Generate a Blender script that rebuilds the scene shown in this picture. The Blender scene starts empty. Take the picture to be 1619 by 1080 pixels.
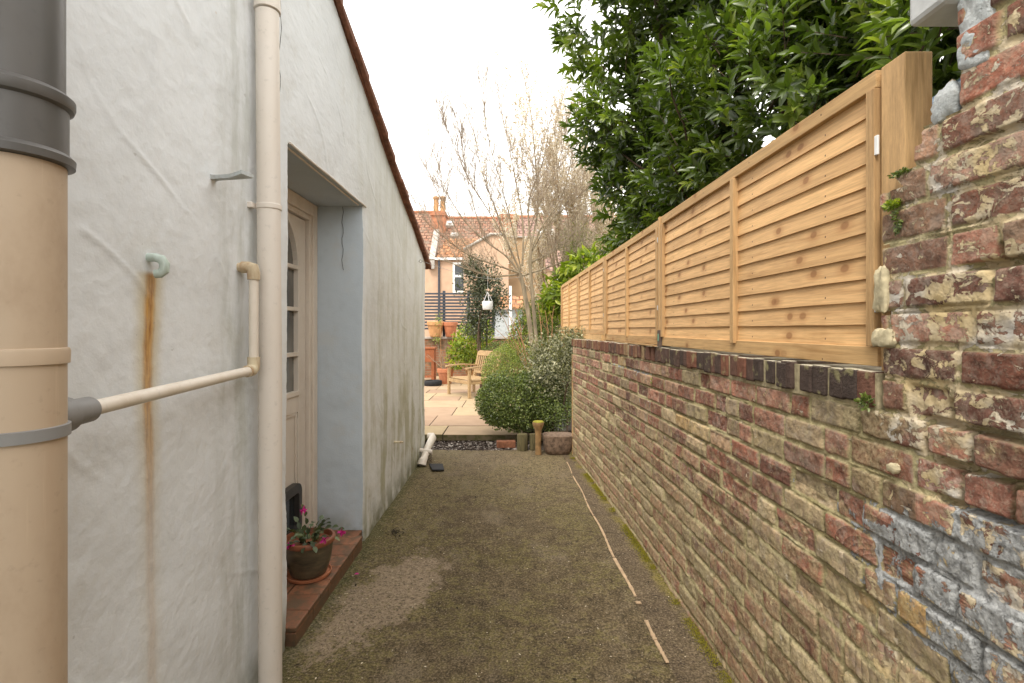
import bpy, math, random
import numpy as np
from mathutils import Vector, Matrix
random.seed(7)
rng = np.random.default_rng(11)
R = math.radians
sc = bpy.context.scene
col = sc.collection
# ------------------------------------------------------------------ camera, world, sun, exposure
E, F, CX, HY = 1.5, 805.0, 809.5, 521.0
cam_d = bpy.data.cameras.new('camera'); cam = bpy.data.objects.new('camera', cam_d); col.objects.link(cam)
cam.location = (0, 0, E); cam.rotation_euler = (R(90), 0, 0)
cam_d.sensor_width = 36; cam_d.lens = F/1619*36
cam_d.shift_y = -(540-HY)/1619.0
cam_d.clip_start = 0.05; cam_d.clip_end = 2000
sc.camera = cam
w = bpy.data.worlds.new('World'); sc.world = w; w.use_nodes = True
wn = w.node_tree.nodes; wl = w.node_tree.links
bg = wn['Background']; bg.inputs['Strength'].default_value = 0.13
SUN_EL, SUN_AZ = 55, 205
sky = wn.new('ShaderNodeTexSky'); sky.sky_type = 'NISHITA'; sky.sun_disc = False
sky.sun_elevation = R(SUN_EL); sky.sun_rotation = R(SUN_AZ)
wtc = wn.new('ShaderNodeTexCoord'); wno = wn.new('ShaderNodeTexNoise'); wno.inputs['Scale'].default_value = 2.2; wno.inputs['Detail'].default_value = 5
wl.new(wtc.outputs['Generated'], wno.inputs['Vector'])
wra = wn.new('ShaderNodeValToRGB')
wra.color_ramp.elements[0].position = .3; wra.color_ramp.elements[0].color = (.84, .82, .78, 1)
wra.color_ramp.elements[1].position = .62; wra.color_ramp.elements[1].color = (1.0, .975, .93, 1)
wl.new(wno.outputs['Fac'], wra.inputs[0])
wsc = wn.new('ShaderNodeVectorMath'); wsc.operation = 'SCALE'; wsc.inputs['Scale'].default_value = 11.0
wl.new(wra.outputs[0], wsc.inputs[0])
wmx = wn.new('ShaderNodeMix'); wmx.data_type = 'RGBA'; wmx.inputs[0].default_value = .93
wl.new(sky.outputs[0], wmx.inputs[6]); wl.new(wsc.outputs[0], wmx.inputs[7]); wl.new(wmx.outputs[2], bg.inputs['Color'])
sd = bpy.data.lights.new('sun', 'SUN'); sun = bpy.data.objects.new('sun', sd); col.objects.link(sun)
sd.energy = 1.5; sd.angle = R(14); sd.color = (1, .95, .86)
_sd = Vector((math.sin(R(SUN_AZ))*math.cos(R(SUN_EL)), math.cos(R(SUN_AZ))*math.cos(R(SUN_EL)), math.sin(R(SUN_EL))))
sun.rotation_euler = _sd.to_track_quat('Z', 'Y').to_euler()
sc.view_settings.view_transform = 'Standard'; sc.view_settings.look = 'None'
sc.view_settings.exposure = 1.05; sc.view_settings.gamma = 1
sc.render.engine = 'CYCLES'
sc.cycles.max_bounces = 8; sc.cycles.transparent_max_bounces = 8

def PX(px, Y): return (px-CX)/F*Y
def PZ(py, Y): return E+(HY-py)/F*Y

# ------------------------------------------------------------------ noise
_tab = np.random.default_rng(3).random((256, 256))
def vn(x, y, seed=0):
    x = np.asarray(x, float)+seed*17.31; y = np.asarray(y, float)+seed*9.77
    xi = np.floor(x).astype(int); yi = np.floor(y).astype(int); fx = x-xi; fy = y-yi
    fx = fx*fx*(3-2*fx); fy = fy*fy*(3-2*fy)
    a = _tab[xi & 255, yi & 255]; b = _tab[(xi+1) & 255, yi & 255]; c = _tab[xi & 255, (yi+1) & 255]; d = _tab[(xi+1) & 255, (yi+1) & 255]
    return (a*(1-fx)+b*fx)*(1-fy)+(c*(1-fx)+d*fx)*fy
def fbm(x, y, seed=0, o=4):
    s = 0; a = .5
    for i in range(o):
        s = s+a*(vn(x*2**i, y*2**i, seed+i)-.5); a *= .5
    return s*2
def sstep(a, b, x):
    t = np.clip((x-a)/(b-a), 0, 1); return t*t*(3-2*t)

# ------------------------------------------------------------------ materials
class NT:
    def __init__(s, name, rough=.8, spec=.3):
        s.m = bpy.data.materials.new(name); s.m.use_nodes = True
        s.t = s.m.node_tree; s.b = s.t.nodes['Principled BSDF']
        s.b.inputs['Roughness'].default_value = rough; s.b.inputs['Specular IOR Level'].default_value = spec
        s.pos = s.t.nodes.new('ShaderNodeNewGeometry').outputs['Position']
    def n(s, k): return s.t.nodes.new(k)
    def put(s, inp, v):
        if isinstance(v, bpy.types.NodeSocket): s.t.links.new(v, inp)
        elif isinstance(v, (tuple, list)) and len(v) == 3 and inp.type == 'RGBA': inp.default_value = (*v, 1)
        else: inp.default_value = v
    def obj(s):
        return s.n('ShaderNodeTexCoord').outputs['Object']
    def vec(s, v=None, scale=(1, 1, 1), rot=(0, 0, 0)):
        m = s.n('ShaderNodeMapping'); s.put(m.inputs['Vector'], v or s.pos); m.inputs['Scale'].default_value = scale; m.inputs['Rotation'].default_value = rot
        return m.outputs[0]
    def noise(s, scale, detail=4, v=None, rough=.55, dist=0):
        m = s.n('ShaderNodeTexNoise'); s.put(m.inputs['Vector'], v or s.pos)
        m.inputs['Scale'].default_value = scale; m.inputs['Detail'].default_value = detail; m.inputs['Roughness'].default_value = rough; m.inputs['Distortion'].default_value = dist
        return m.outputs['Fac']
    def vor(s, scale, v=None, feat='F1', out='Distance'):
        m = s.n('ShaderNodeTexVoronoi'); m.feature = feat; s.put(m.inputs['Vector'], v or s.pos); m.inputs['Scale'].default_value = scale
        return m.outputs[out]
    def attr(s, name, out='Fac'):
        m = s.n('ShaderNodeAttribute'); m.attribute_name = name; return m.outputs[out]
    def ramp(s, f, stops, interp='LINEAR'):
        m = s.n('ShaderNodeValToRGB'); s.put(m.inputs[0], f); cr = m.color_ramp; cr.interpolation = interp
        while len(cr.elements) < len(stops): cr.elements.new(.5)
        for e, (p, c) in zip(cr.elements, stops):
            e.position = p; e.color = (*c, 1) if isinstance(c, (tuple, list)) else (c, c, c, 1)
        return m.outputs[0]
    def mix(s, f, a, b, mode='MIX'):
        m = s.n('ShaderNodeMix'); m.data_type = 'RGBA'; m.blend_type = mode
        s.put(m.inputs[0], f); s.put(m.inputs[6], a); s.put(m.inputs[7], b); return m.outputs[2]
    def math(s, op, a, b=0.0, c=None, clamp=False):
        m = s.n('ShaderNodeMath'); m.operation = op; m.use_clamp = clamp; s.put(m.inputs[0], a); s.put(m.inputs[1], b)
        if c is not None: s.put(m.inputs[2], c)
        return m.outputs[0]
    def th(s, f, lo, hi):      # smooth threshold
        m = s.n('ShaderNodeMapRange'); m.interpolation_type = 'SMOOTHSTEP'; s.put(m.inputs[0], f)
        m.inputs[1].default_value = lo; m.inputs[2].default_value = hi; return m.outputs[0]
    def sep(s, v=None):
        m = s.n('ShaderNodeSeparateXYZ'); s.put(m.inputs[0], v or s.pos); return m.outputs
    def comb(s, x, y, z):
        m = s.n('ShaderNodeCombineXYZ'); s.put(m.inputs[0], x); s.put(m.inputs[1], y); s.put(m.inputs[2], z); return m.outputs[0]
    def bump(s, h, strength=.5, dist=.01, nrm=None):
        m = s.n('ShaderNodeBump'); m.inputs['Strength'].default_value = strength; m.inputs['Distance'].default_value = dist
        s.put(m.inputs['Height'], h)
        if nrm: s.put(m.inputs['Normal'], nrm)
        return m.outputs[0]
    def out(s, color=None, rough=None, normal=None):
        if color is not None: s.put(s.b.inputs['Base Color'], color)
        if rough is not None: s.put(s.b.inputs['Roughness'], rough)
        if normal is not None: s.put(s.b.inputs['Normal'], normal)
        return s.m
def simple(name, c, rough=.6, var=.15, scale=20, bump=.15, spec=.3, stretch=(1, 1, 1)):
    s = NT(name, rough, spec)
    n = s.noise(scale, 5, s.vec(None, stretch))
    cc = s.ramp(n, [(.3, tuple(x*(1-var) for x in c)), (.7, tuple(min(1, x*(1+var)) for x in c))])
    return s.out(cc, None, s.bump(n, bump, .004))
M = {}
# painted masonry wall
def stucco(name, base, stain):
    s = NT(name, .75, .25)
    x, y, z = s.sep()
    big = s.noise(1.7, 5); fine = s.noise(90, 6); mid = s.noise(9, 6, None, .6)
    c = s.ramp(big, [(.3, tuple(v*.93 for v in base)), (.7, base)])
    c = s.mix(s.th(mid, .5, .75), c, tuple(v*.9 for v in base))
    # streaky green algae on the far stretch, thicker low down and under the verge
    st = s.math('ADD', s.math('MULTIPLY', s.noise(1, 6, s.vec(None, (1, 9, .7)), .6), .6), s.math('MULTIPLY', s.noise(3.5, 6, None, .6), .4))
    far = s.th(y, 2.9, 4.6)
    lowm = s.math('ADD', s.th(z, 1.9, .1), .42)
    am = s.math('MULTIPLY', s.math('MULTIPLY', s.th(st, .44, .62), far), lowm)
    am = s.math('MULTIPLY', am, stain)
    c = s.mix(am, c, (.30, .29, .16))
    gr = s.math('MULTIPLY', s.math('MULTIPLY', far, .48), stain)
    c = s.mix(gr, c, (.56, .56, .49))
    blot = s.th(s.noise(7, 6, None, .65), .60, .75)
    c = s.mix(s.math('MULTIPLY', s.math('MULTIPLY', blot, far), s.math('MULTIPLY', s.th(z, 1.3, .2), .8*stain)), c, (.27, .19, .11))
    # damp dirt at the foot of the wall
    foot = s.math('MULTIPLY', s.th(z, .28, .0), s.th(s.noise(6, 5), .3, .6))
    c = s.mix(s.math('MULTIPLY', foot, .75), c, (.13, .13, .06))
    # grime line beside the white downpipe
    pl = s.math('MULTIPLY', s.th(y, 1.78, 1.93), s.th(y, 2.2, 2.0))
    c = s.mix(s.math('MULTIPLY', s.math('MULTIPLY', pl, s.th(s.noise(5, 5, s.vec(None, (1, 3, .6))), .35, .7)), .5), c, (.35, .36, .30))
    # rust run below the overflow elbow
    yc = s.math('ADD', 1.494, s.math('MULTIPLY', s.math('SUBTRACT', s.noise(3, 3, s.vec(None, (0, 0, 1))), .5), .03))
    dy = s.math('ABSOLUTE', s.math('SUBTRACT', y, yc))
    wd = s.math('ADD', .021, s.math('MULTIPLY', s.th(z, 1.2, 1.7), .004))
    rr = s.math('DIVIDE', dy, wd)
    below = s.math('MULTIPLY', s.th(z, 1.675, 1.655), s.math('ADD', .22, s.math('MULTIPLY', s.th(z, .75, 1.6), .78)))
    core = s.math('MULTIPLY', s.math('MULTIPLY', s.th(rr, 1.3, .25), below), s.math('ADD', .6, s.math('MULTIPLY', s.noise(30, 4, s.vec(None, (1, 3, .3))), .6)))
    halo = s.math('MULTIPLY', s.math('MULTIPLY', s.th(rr, 3.4, .4), below), .7)
    c = s.mix(s.math('MULTIPLY', halo, stain), c, (.52, .40, .17))
    c = s.mix(s.math('MULTIPLY', core, stain), c, s.ramp(s.noise(40, 5, s.vec(None, (1, 3, .4))), [(.35, (.30, .12, .025)), (.6, (.52, .27, .06))]))
    pock = s.th(s.noise(34, 3, None, .5), .73, .78)
    c = s.mix(s.math('MULTIPLY', pock, .35), c, (.30, .28, .25))
    c = s.mix(s.math('MULTIPLY', s.th(s.noise(3.1, 8, None, .7), .53, .66), .22), c, (.50, .47, .41))
    # small paint flakes
    fl = s.th(s.noise(14, 3, None, .7), .75, .77)
    c = s.mix(s.math('MULTIPLY', fl, .5), c, (.60, .48, .36))
    h = s.math('ADD', s.math('MULTIPLY', fine, .5), s.math('MULTIPLY', mid, .5))
    return s.out(c, None, s.bump(h, .30, .008))
M['wall'] = stucco('painted_render', (.73, .752, .768), 1.0)
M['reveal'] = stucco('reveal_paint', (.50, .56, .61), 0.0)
# brick face (attributes: rnd, mor, cream, grey, moss, red)
def brickmat():
    s = NT('old_brick', .88, .2)
    rnd = s.attr('rnd'); mor = s.attr('mor'); cream = s.attr('cream'); grey = s.attr('grey'); moss = s.attr('moss')
    n1 = s.noise(26, 7, None, .62); n2 = s.noise(120, 5, None, .65); n3 = s.noise(7, 5)
    c = s.ramp(rnd, [(0, (.11, .07, .06)), (.14, (.21, .10, .075)), (.32, (.32, .13, .085)), (.55, (.32, .17, .12)), (.66, (.36, .22, .14)), (.78, (.44, .34, .21)), (.94, (.50, .40, .24)), (1, (.66, .42, .18))], 'LINEAR')
    c = s.mix(.75, c, s.ramp(n1, [(.28, (.25, .24, .24)), (.55, (1, .98, .95)), (.75, (1.35, 1.3, 1.2))]), 'MULTIPLY')
    c = s.mix(s.math('MULTIPLY', s.th(n2, .5, .7), .45), c, (.36, .30, .22))
    # pale limewash bloom
    c = s.mix(s.math('MULTIPLY', s.th(s.noise(11, 7, None, .7), .5, .68), .4), c, (.42, .37, .31))
    c = s.mix(s.math('MULTIPLY', s.th(s.math('ADD', s.noise(34, 8, None, .75, .3), s.math('MULTIPLY', cream, .12)), .50, .62), .45), c, s.ramp(s.noise(5, 4), [(.35, (.34, .25, .17)), (.65, (.40, .32, .27))]))
    c = s.mix(s.math('MULTIPLY', s.th(s.noise(48, 6, None, .7), .58, .66), .6), c, (.07, .045, .035))
    vv = s.math('FRACT', s.math('MULTIPLY', rnd, 37.3))
    c = s.mix(.75, c, s.ramp(vv, [(0, .5), (.5, .98), (1, 1.45)]), 'MULTIPLY')
    mc = s.ramp(n3, [(.3, (.33, .275, .13)), (.7, (.52, .45, .27))])
    mc = s.mix(s.math('MULTIPLY', s.th(n2, .42, .7), .7), mc, (.26, .23, .12))
    c = s.mix(mor, c, mc)
    # lichen
    lm = s.th(s.math('ADD', s.noise(16, 7, None, .68), s.math('MULTIPLY', moss, .34)), .60, .74)
    c = s.mix(s.math('MULTIPLY', lm, .5), c, s.ramp(s.noise(70, 5, None, .7), [(.34, (.09, .075, .04)), (.48, (.36, .30, .16)), (.66, (.58, .49, .30))]))
    # cream paint flaking
    cf = s.th(s.math('ADD', s.noise(24, 8, s.vec(None, (1, 1, 1.3)), .66, .5), s.math('MULTIPLY', cream, .30)), .635, .66)
    c = s.mix(cf, c, s.ramp(s.noise(9, 4), [(.35, (.56, .43, .23)), (.52, (.55, .45, .30)), (.68, (.54, .50, .45))]))
    gf = s.th(s.math('ADD', s.noise(20, 8, None, .68, .4), s.math('MULTIPLY', grey, .42)), .70, .73)
    c = s.mix(gf, c, s.ramp(s.noise(60, 5, None, .7), [(.3, (.17, .17, .165)), (.5, (.35, .355, .355)), (.72, (.54, .54, .53))]))
    h = s.math('ADD', s.math('MULTIPLY', n2, .5), s.math('MULTIPLY', n1, 1.0))
    h = s.math('ADD', h, s.math('MULTIPLY', s.math('ADD', cf, gf), .35))
    return s.out(c, None, s.bump(h, 1.0, .009))
M['brick'] = brickmat()
def copingmat():
    s = NT('coping_brick', .95, .1)
    rnd = s.attr('rnd'); n1 = s.noise(30, 6, None, .6); n2 = s.noise(150, 4)
    _, y, z = s.sep()
    c = s.ramp(rnd, [(0, (.075, .056, .048)), (.35, (.125, .078, .062)), (.6, (.20, .09, .06)), (.8, (.24, .13, .08)), (1, (.30, .21, .12))])
    c = s.mix(.6, c, s.ramp(n1, [(.3, .45), (.7, 1.25)]), 'MULTIPLY')
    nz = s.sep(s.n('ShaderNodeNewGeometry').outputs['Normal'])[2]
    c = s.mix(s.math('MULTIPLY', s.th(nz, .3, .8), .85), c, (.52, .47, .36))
    c = s.mix(s.math('MULTIPLY', s.th(s.noise(20, 6), .58, .7), .6), c, (.33, .30, .15))
    return s.out(c, None, s.bump(s.math('ADD', n1, n2), .8, .006))
M['coping'] = copingmat()
M['mortar'] = simple('mortar', (.38, .32, .20), .95, .4, 40, .6)
# fence timber : long grain along Y
def timber(name, base, dark, knots=True, sc3=(14, 1.3, 30), attr=True, rough=.7):
    s = NT(name, rough, .25)
    rnd = s.attr('rnd') if attr else .5
    v = s.vec(None, sc3)
    off = s.comb(s.math('MULTIPLY', rnd, 13.0), s.math('MULTIPLY', rnd, 31.0), s.math('MULTIPLY', rnd, 7.0))
    va = s.n('ShaderNodeVectorMath'); va.operation = 'ADD'; s.put(va.inputs[0], v); s.put(va.inputs[1], off)
    g = s.noise(1.6, 6, va.outputs[0], .6, 1.2); g2 = s.noise(6, 4, va.outputs[0], .6)
    c = s.ramp(g, [(.28, dark), (.5, base), (.75, tuple(min(1, q*1.22) for q in base))])
    c = s.mix(.45, c, s.ramp(g2, [(.3, .65), (.7, 1.18)]), 'MULTIPLY')
    g3 = s.noise(9, 5, s.vec(va.outputs[0], (3, .8, 4)), .7); c = s.mix(.4, c, s.ramp(g3, [(.35, .68), (.65, 1.15)]), 'MULTIPLY')
    c = s.mix(.5, c, s.ramp(s.math('FRACT', s.math('MULTIPLY', rnd, 7.7)), [(0, (.74, .70, .64)), (.6, (1, .98, .95)), (1, (1.16, 1.14, 1.06))]), 'MULTIPLY')
    if knots:
        yy, zz = s.sep()[1], s.sep()[2]
        for (ks, ko, w) in ((1.15, .33, .022), (.74, .11, .016)):
            fy = s.math('SUBTRACT', s.math('FRACT', s.math('ADD', s.math('MULTIPLY', yy, ks), s.math('ADD', ko, s.math('MULTIPLY', rnd, .30)))), .5)
            fz = s.math('SUBTRACT', s.math('FRACT', s.math('DIVIDE', s.math('SUBTRACT', zz, 1.4525), .063)), s.math('ADD', .35, s.math('MULTIPLY', rnd, .25)))
            k = s.math('SQRT', s.math('ADD', s.math('POWER', s.math('DIVIDE', fy, w), 2.0), s.math('POWER', s.math('DIVIDE', fz, .22), 2.0)))
            on = s.th(s.math('FRACT', s.math('MULTIPLY', rnd, 5.3+ko*9)), .35, .45)
            c = s.mix(s.math('MULTIPLY', s.math('MULTIPLY', s.th(k, 2.6, .8), on), .4), c, (.36, .17, .06))
            c = s.mix(s.math('MULTIPLY', s.math('MULTIPLY', s.th(k, 1.1, .6), on), .6), c, (.20, .08, .03))
        nf = s.math('ABSOLUTE', s.math('SUBTRACT', s.math('FRACT', s.math('MULTIPLY', yy, 2.22)), .5)); nz_ = s.math('ABSOLUTE', s.math('SUBTRACT', s.math('FRACT', s.math('DIVIDE', s.math('SUBTRACT', zz, 1.4525), .063)), .30))
        c = s.mix(s.math('MULTIPLY', s.th(nf, .0065, .004), s.th(nz_, .055, .035)), c, (.05, .035, .03))
        d = s.th(s.noise(2.3, 4, s.vec(None, (1, 1.6, .5))), .55, .72)
        c = s.mix(s.math('MULTIPLY', d, .3), c, (.36, .19, .07))
    return s.out(c, None, s.bump(g2, .25, .002))
M['fence'] = timber('fence_board', (.68, .425, .205), (.52, .30, .13))
M['rail'] = timber('fence_rail', (.56, .36, .17), (.40, .23, .095), True, (20, 1.0, 26))
M['post'] = timber('fence_post', (.52, .33, .16), (.33, .19, .08), True, (26, 22, 1.1))
M['teak'] = timber('bench_wood', (.40, .27, .14), (.24, .15, .075), False, (10, 10, 10), False)
M['logwood'] = timber('log_wood', (.12, .10, .05), (.05, .042, .022), False, (20, 20, 3), False, .9)
def concretemat():
    s = NT('mossy_concrete', .9, .2)
    x, y, z = s.sep()
    n0 = s.noise(1.4, 6, None, .6); n1 = s.noise(9, 8, None, .65); n2 = s.noise(130, 4, None, .7); n3 = s.noise(38, 7, None, .7)
    c = s.ramp(n1, [(.3, (.058, .043, .022)), (.5, (.108, .080, .043)), (.72, (.19, .142, .082))])
    c = s.mix(.7, c, s.ramp(n3, [(.32, .42), (.5, 1.0), (.68, 1.8)]), 'MULTIPLY')
    c = s.mix(s.math('MULTIPLY', s.th(s.noise(3.3, 5, s.vec(None, (1, .5, 1))), .52, .66), .5), c, (.21, .165, .11))
    # clean oval where the moss has gone
    ex = s.math('ADD', s.math('MULTIPLY', s.math('ADD', x, .72), .86), s.math('MULTIPLY', s.math('SUBTRACT', y, 2.88), -.30))
    ey = s.math('ADD', s.math('MULTIPLY', s.math('ADD', x, .72), .30), s.math('MULTIPLY', s.math('SUBTRACT', y, 2.88), .86))
    rr = s.math('SQRT', s.math('ADD', s.math('POWER', s.math('DIVIDE', ex, .20), 2.0), s.math('POWER', s.math('DIVIDE', ey, .50), 2.0)))
    rr = s.math('ADD', rr, s.math('MULTIPLY', s.math('SUBTRACT', n1, .5), .9))
    cl = s.th(s.math('ADD', rr, s.math('ADD', s.math('MULTIPLY', s.math('SUBTRACT', n3, .5), 1.1), s.math('MULTIPLY', s.math('SUBTRACT', s.noise(4.5, 6, None, .6), .5), 1.6))), 1.12, .88)
    # moss
    ml = s.math('ADD', n0, s.math('MULTIPLY', s.math('SUBTRACT', n1, .5), .9))
    le = s.math('MULTIPLY', s.th(x, -.45, -.95), .16)
    mm = s.math('MULTIPLY', s.th(s.math('ADD', ml, le), .42, .58), s.th(n3, .38, .56))
    c = s.mix(s.math('MULTIPLY', mm, .5), c, s.ramp(n3, [(.3, (.055, .055, .014)), (.7, (.20, .175, .045))]))
    c = s.mix(s.math('MULTIPLY', s.math('MULTIPLY', cl, .95), s.th(s.noise(60, 6, None, .75), .36, .5)), c, s.ramp(n3, [(.3, (.19, .14, .095)), (.7, (.40, .31, .215))]))
    # paler far stretch
    c = s.mix(s.math('MULTIPLY', s.math('MULTIPLY', s.th(y, 3.6, 6.2), s.th(n3, .38, .58)), .55), c, (.24, .18, .11))
    # strip by the wall: brown concrete, moss towards the brickwork
    lx = s.math('SUBTRACT', .765, s.math('MULTIPLY', y, .027))
    strip = s.th(s.math('SUBTRACT', x, lx), -.005, .01)
    c = s.mix(s.math('MULTIPLY', strip, .8), c, s.ramp(n1, [(.3, (.07, .05, .032)), (.7, (.16, .115, .075))]))
    wx = s.math('SUBTRACT', 1.01, s.math('MULTIPLY', s.math('POWER', y, 1.6), .0158))
    near = s.th(s.math('ADD', s.math('SUBTRACT', x, wx), s.math('MULTIPLY', s.math('SUBTRACT', n1, .5), .12)), -.09, -.02)
    c = s.mix(s.math('MULTIPLY', near, s.th(s.noise(5, 5), .35, .6)), c, s.ramp(n3, [(.3, (.09, .075, .018)), (.7, (.24, .19, .04))]))
    nl = s.math('MULTIPLY', s.th(s.math('ADD', x, s.math('MULTIPLY', s.math('SUBTRACT', n1, .5), .3)), -.92, -1.04), .6)
    c = s.mix(nl, c, (.060, .068, .02))
    gr1 = s.noise(95, 3, None, .75); c = s.mix(s.math('MULTIPLY', s.th(gr1, .52, .60), .45), c, (.30, .235, .15)); c = s.mix(s.math('MULTIPLY', s.th(gr1, .47, .40), .6), c, (.022, .017, .010))
    cj = s.math('ABSOLUTE', s.math('SUBTRACT', s.math('ADD', y, s.math('MULTIPLY', s.math('SUBTRACT', n1, .5), .10)), s.math('ADD', 3.93, s.math('MULTIPLY', x, -.22))))
    c = s.mix(s.math('MULTIPLY', s.th(cj, .007, .002), s.th(x, .15, .3)), c, (.02, .016, .01))
    # dry pale specks
    sp = s.th(s.noise(75, 2, None, .5), .66, .70)
    c = s.mix(s.math('MULTIPLY', sp, .55), c, (.36, .30, .22))
    h = s.math('ADD', s.math('MULTIPLY', n2, 1.2), s.math('MULTIPLY', n3, .8))
    return s.out(c, None, s.bump(h, .7, .007))
M['concrete'] = concretemat()
def sandstone():
    s = NT('sandstone', .8, .25)
    rnd = s.attr('rnd'); n1 = s.noise(4, 6, None, .6); n2 = s.noise(60, 5)
    c = s.ramp(rnd, [(0, (.31, .205, .14)), (.5, (.40, .285, .19)), (1, (.42, .32, .19))])
    c = s.mix(.5, c, s.ramp(n1, [(.3, (.75, .72, .66)), (.7, (1.1, 1.08, 1.05))]), 'MULTIPLY')
    c = s.mix(s.math('MULTIPLY', s.th(n1, .6, .75), .3), c, (.20, .15, .10))
    nz = s.sep(s.n('ShaderNodeNewGeometry').outputs['Normal'])[2]
    c = s.mix(s.math('MULTIPLY', s.th(nz, .6, .2), .9), c, s.ramp(s.noise(18, 5), [(.35, (.07, .075, .022)), (.6, (.15, .12, .07))]))
    return s.out(c, None, s.bump(s.math('ADD', n1, n2), .3, .004))
M['slab'] = sandstone()
M['soil'] = simple('soil', (.045, .032, .022), 1, .5, 30, .9)
M['earth'] = simple('garden_earth', (.07, .075, .03), 1, .5, 3, .6)
def plast(name, c, rough=.4, dirt=(.45, .33, .2), amount=.5, scale=3):
    s = NT(name, rough, .4)
    n = s.noise(scale, 6, s.vec(None, (1, 1, .35)), .6); n2 = s.noise(50, 4)
    cc = s.mix(s.math('MULTIPLY', s.th(n, .42, .75), amount), c, dirt)
    cc = s.mix(s.math('MULTIPLY', s.th(n2, .6, .72), .18), cc, tuple(x*.5 for x in c))
    dr = s.th(s.noise(1, 5, s.vec(None, (60, 60, 1.6)), .6), .60, .72)
    cc = s.mix(s.math('MULTIPLY', dr, amount*.5), cc, tuple(min(1, x*1.35) for x in c))
    sm = s.th(s.noise(2.2, 7, s.vec(None, (1, 1, .6)), .7), .48, .66)
    cc = s.mix(s.math('MULTIPLY', sm, amount*.55), cc, tuple(x*.72 for x in dirt))
    return s.out(cc, s.ramp(sm, [(0, rough), (1, min(1, rough+.25))]), s.bump(s.noise(12, 4), .08, .004))
M['cream_pipe'] = plast('cream_pipe', (.48, .37, .265), .5, (.42, .28, .175), .6, 5)
M['grey_pipe'] = plast('grey_pipe', (.095, .09, .086), .38, (.15, .135, .12), .5)
M['grey_band'] = plast('grey_band', (.24, .235, .23), .45, (.12, .11, .1), .3)
M['white_pipe'] = plast('white_pipe', (.70, .64, .575), .5, (.52, .42, .31), .3)
M['waste'] = plast('waste_pipe', (.72, .655, .57), .42, (.45, .32, .18), .22, 14)
M['verd'] = plast('overflow_elbow', (.52, .60, .56), .6, (.20, .25, .16), .5, 20)
M['old_fitting'] = plast('old_fitting', (.62, .54, .38), .6, (.34, .18, .08), .8, 30)
M['steel_paint'] = plast('painted_bracket', (.50, .54, .55), .6, (.25, .2, .15), .5, 30)
M['door'] = plast('door_paint', (.66, .59, .51), .5, (.55, .46, .38), .3, 6)
M['frame'] = plast('frame_paint', (.66, .585, .50), .55, (.46, .35, .26), .35, 9)
M['flap'] = simple('cat_flap_plastic', (.045, .04, .036), .4, .2, 12, .05)
M['galv'] = simple('galvanised', (.45, .47, .48), .35, .15, 30, .1, .8)
M['metal_foot'] = simple('painted_foot', (.10, .07, .055), .7, .3, 30, .2)
M['green_tag'] = simple('green_paint_tag', (.16, .40, .27), .6, .15, 30, .1)
def flaking():
    s = NT('flaking_white', .8, .2); n = s.noise(16, 8, None, .68); n2 = s.noise(70, 6, None, .7)
    c = s.ramp(n, [(.36, (.42, .33, .22)), (.41, (.46, .49, .50)), (.6, (.58, .60, .60))]); c = s.mix(s.math('MULTIPLY', s.th(n2, .55, .7), .5), c, (.30, .30, .29))
    return s.out(c, None, s.bump(s.math('ADD', n, s.math('MULTIPLY', n2, .7)), 1.0, .012))
M['whitepaint'] = flaking()
M['creammortar'] = simple('cream_mortar', (.50, .43, .28), .95, .35, 34, 1.0)
M['slate'] = simple('blue_felt', (.13, .17, .22), .85, .35, 70, .7)
gs = NT('window_glass', .06, .6); gs.out((.03, .035, .04)); M['glass'] = gs.m
gs = NT('door_glass', .08, .7); gs.out(gs.ramp(gs.noise(2.2, 3), [(.35, (.045, .043, .04)), (.65, (.16, .155, .14))])); M['door_glass'] = gs.m
M['tile'] = simple('roof_tile_edge', (.19, .082, .05), .85, .4, 18, .5)
M['quarry'] = None
def quarry():
    s = NT('quarry_tile', .6, .35); rnd = s.attr('rnd'); n = s.noise(12, 6, None, .6)
    c = s.ramp(rnd, [(0, (.20, .085, .045)), (1, (.30, .13, .068))])
    c = s.mix(s.th(n, .42, .64), c, (.13, .08, .048)); c = s.mix(s.math('MULTIPLY', s.th(s.noise(55, 5, None, .7), .5, .62), .5), c, (.09, .075, .04))
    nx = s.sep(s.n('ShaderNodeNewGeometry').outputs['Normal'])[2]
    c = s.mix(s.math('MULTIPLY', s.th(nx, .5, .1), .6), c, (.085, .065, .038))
    return s.out(c, None, s.bump(n, .3, .004))
M['quarry'] = quarry()
M['terracotta'] = simple('terracotta', (.44, .17, .085), .8, .2, 9, .2)
M['ochrepot'] = simple('ochre_terracotta', (.50, .27, .12), .8, .25, 9, .2)
def glazed():
    s = NT('glazed_pot', .28, .5); z = s.sep()[2]; n = s.noise(14, 5, s.vec(None, (1, 1, 3)))
    c = s.ramp(n, [(.3, (.045, .04, .028)), (.6, (.11, .085, .05)), (.8, (.17, .12, .07))])
    return s.out(c)
M['glaze'] = glazed()
M['rim'] = simple('glazed_rim', (.22, .075, .035), .4, .2, 12, .1, .5)
M['orange'] = simple('orange_stain', (.30, .10, .04), .6, .2, 12, .1)
M['black'] = simple('black_rubber', (.02, .02, .022), .7, .2, 12, .1)
M['stone'] = simple('rough_stone', (.17, .115, .08), .95, .5, 26, 1.0)
M['hopper'] = simple('clay_hopper', (.25, .15, .065), .8, .35, 14, .4)
M['yellowmoss'] = simple('yellow_moss', (.26, .24, .03), .95, .3, 30, .5)
M['redbrick'] = simple('loose_brick', (.24, .10, .055), .9, .35, 26, .6)
M['gravel'] = None
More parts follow.
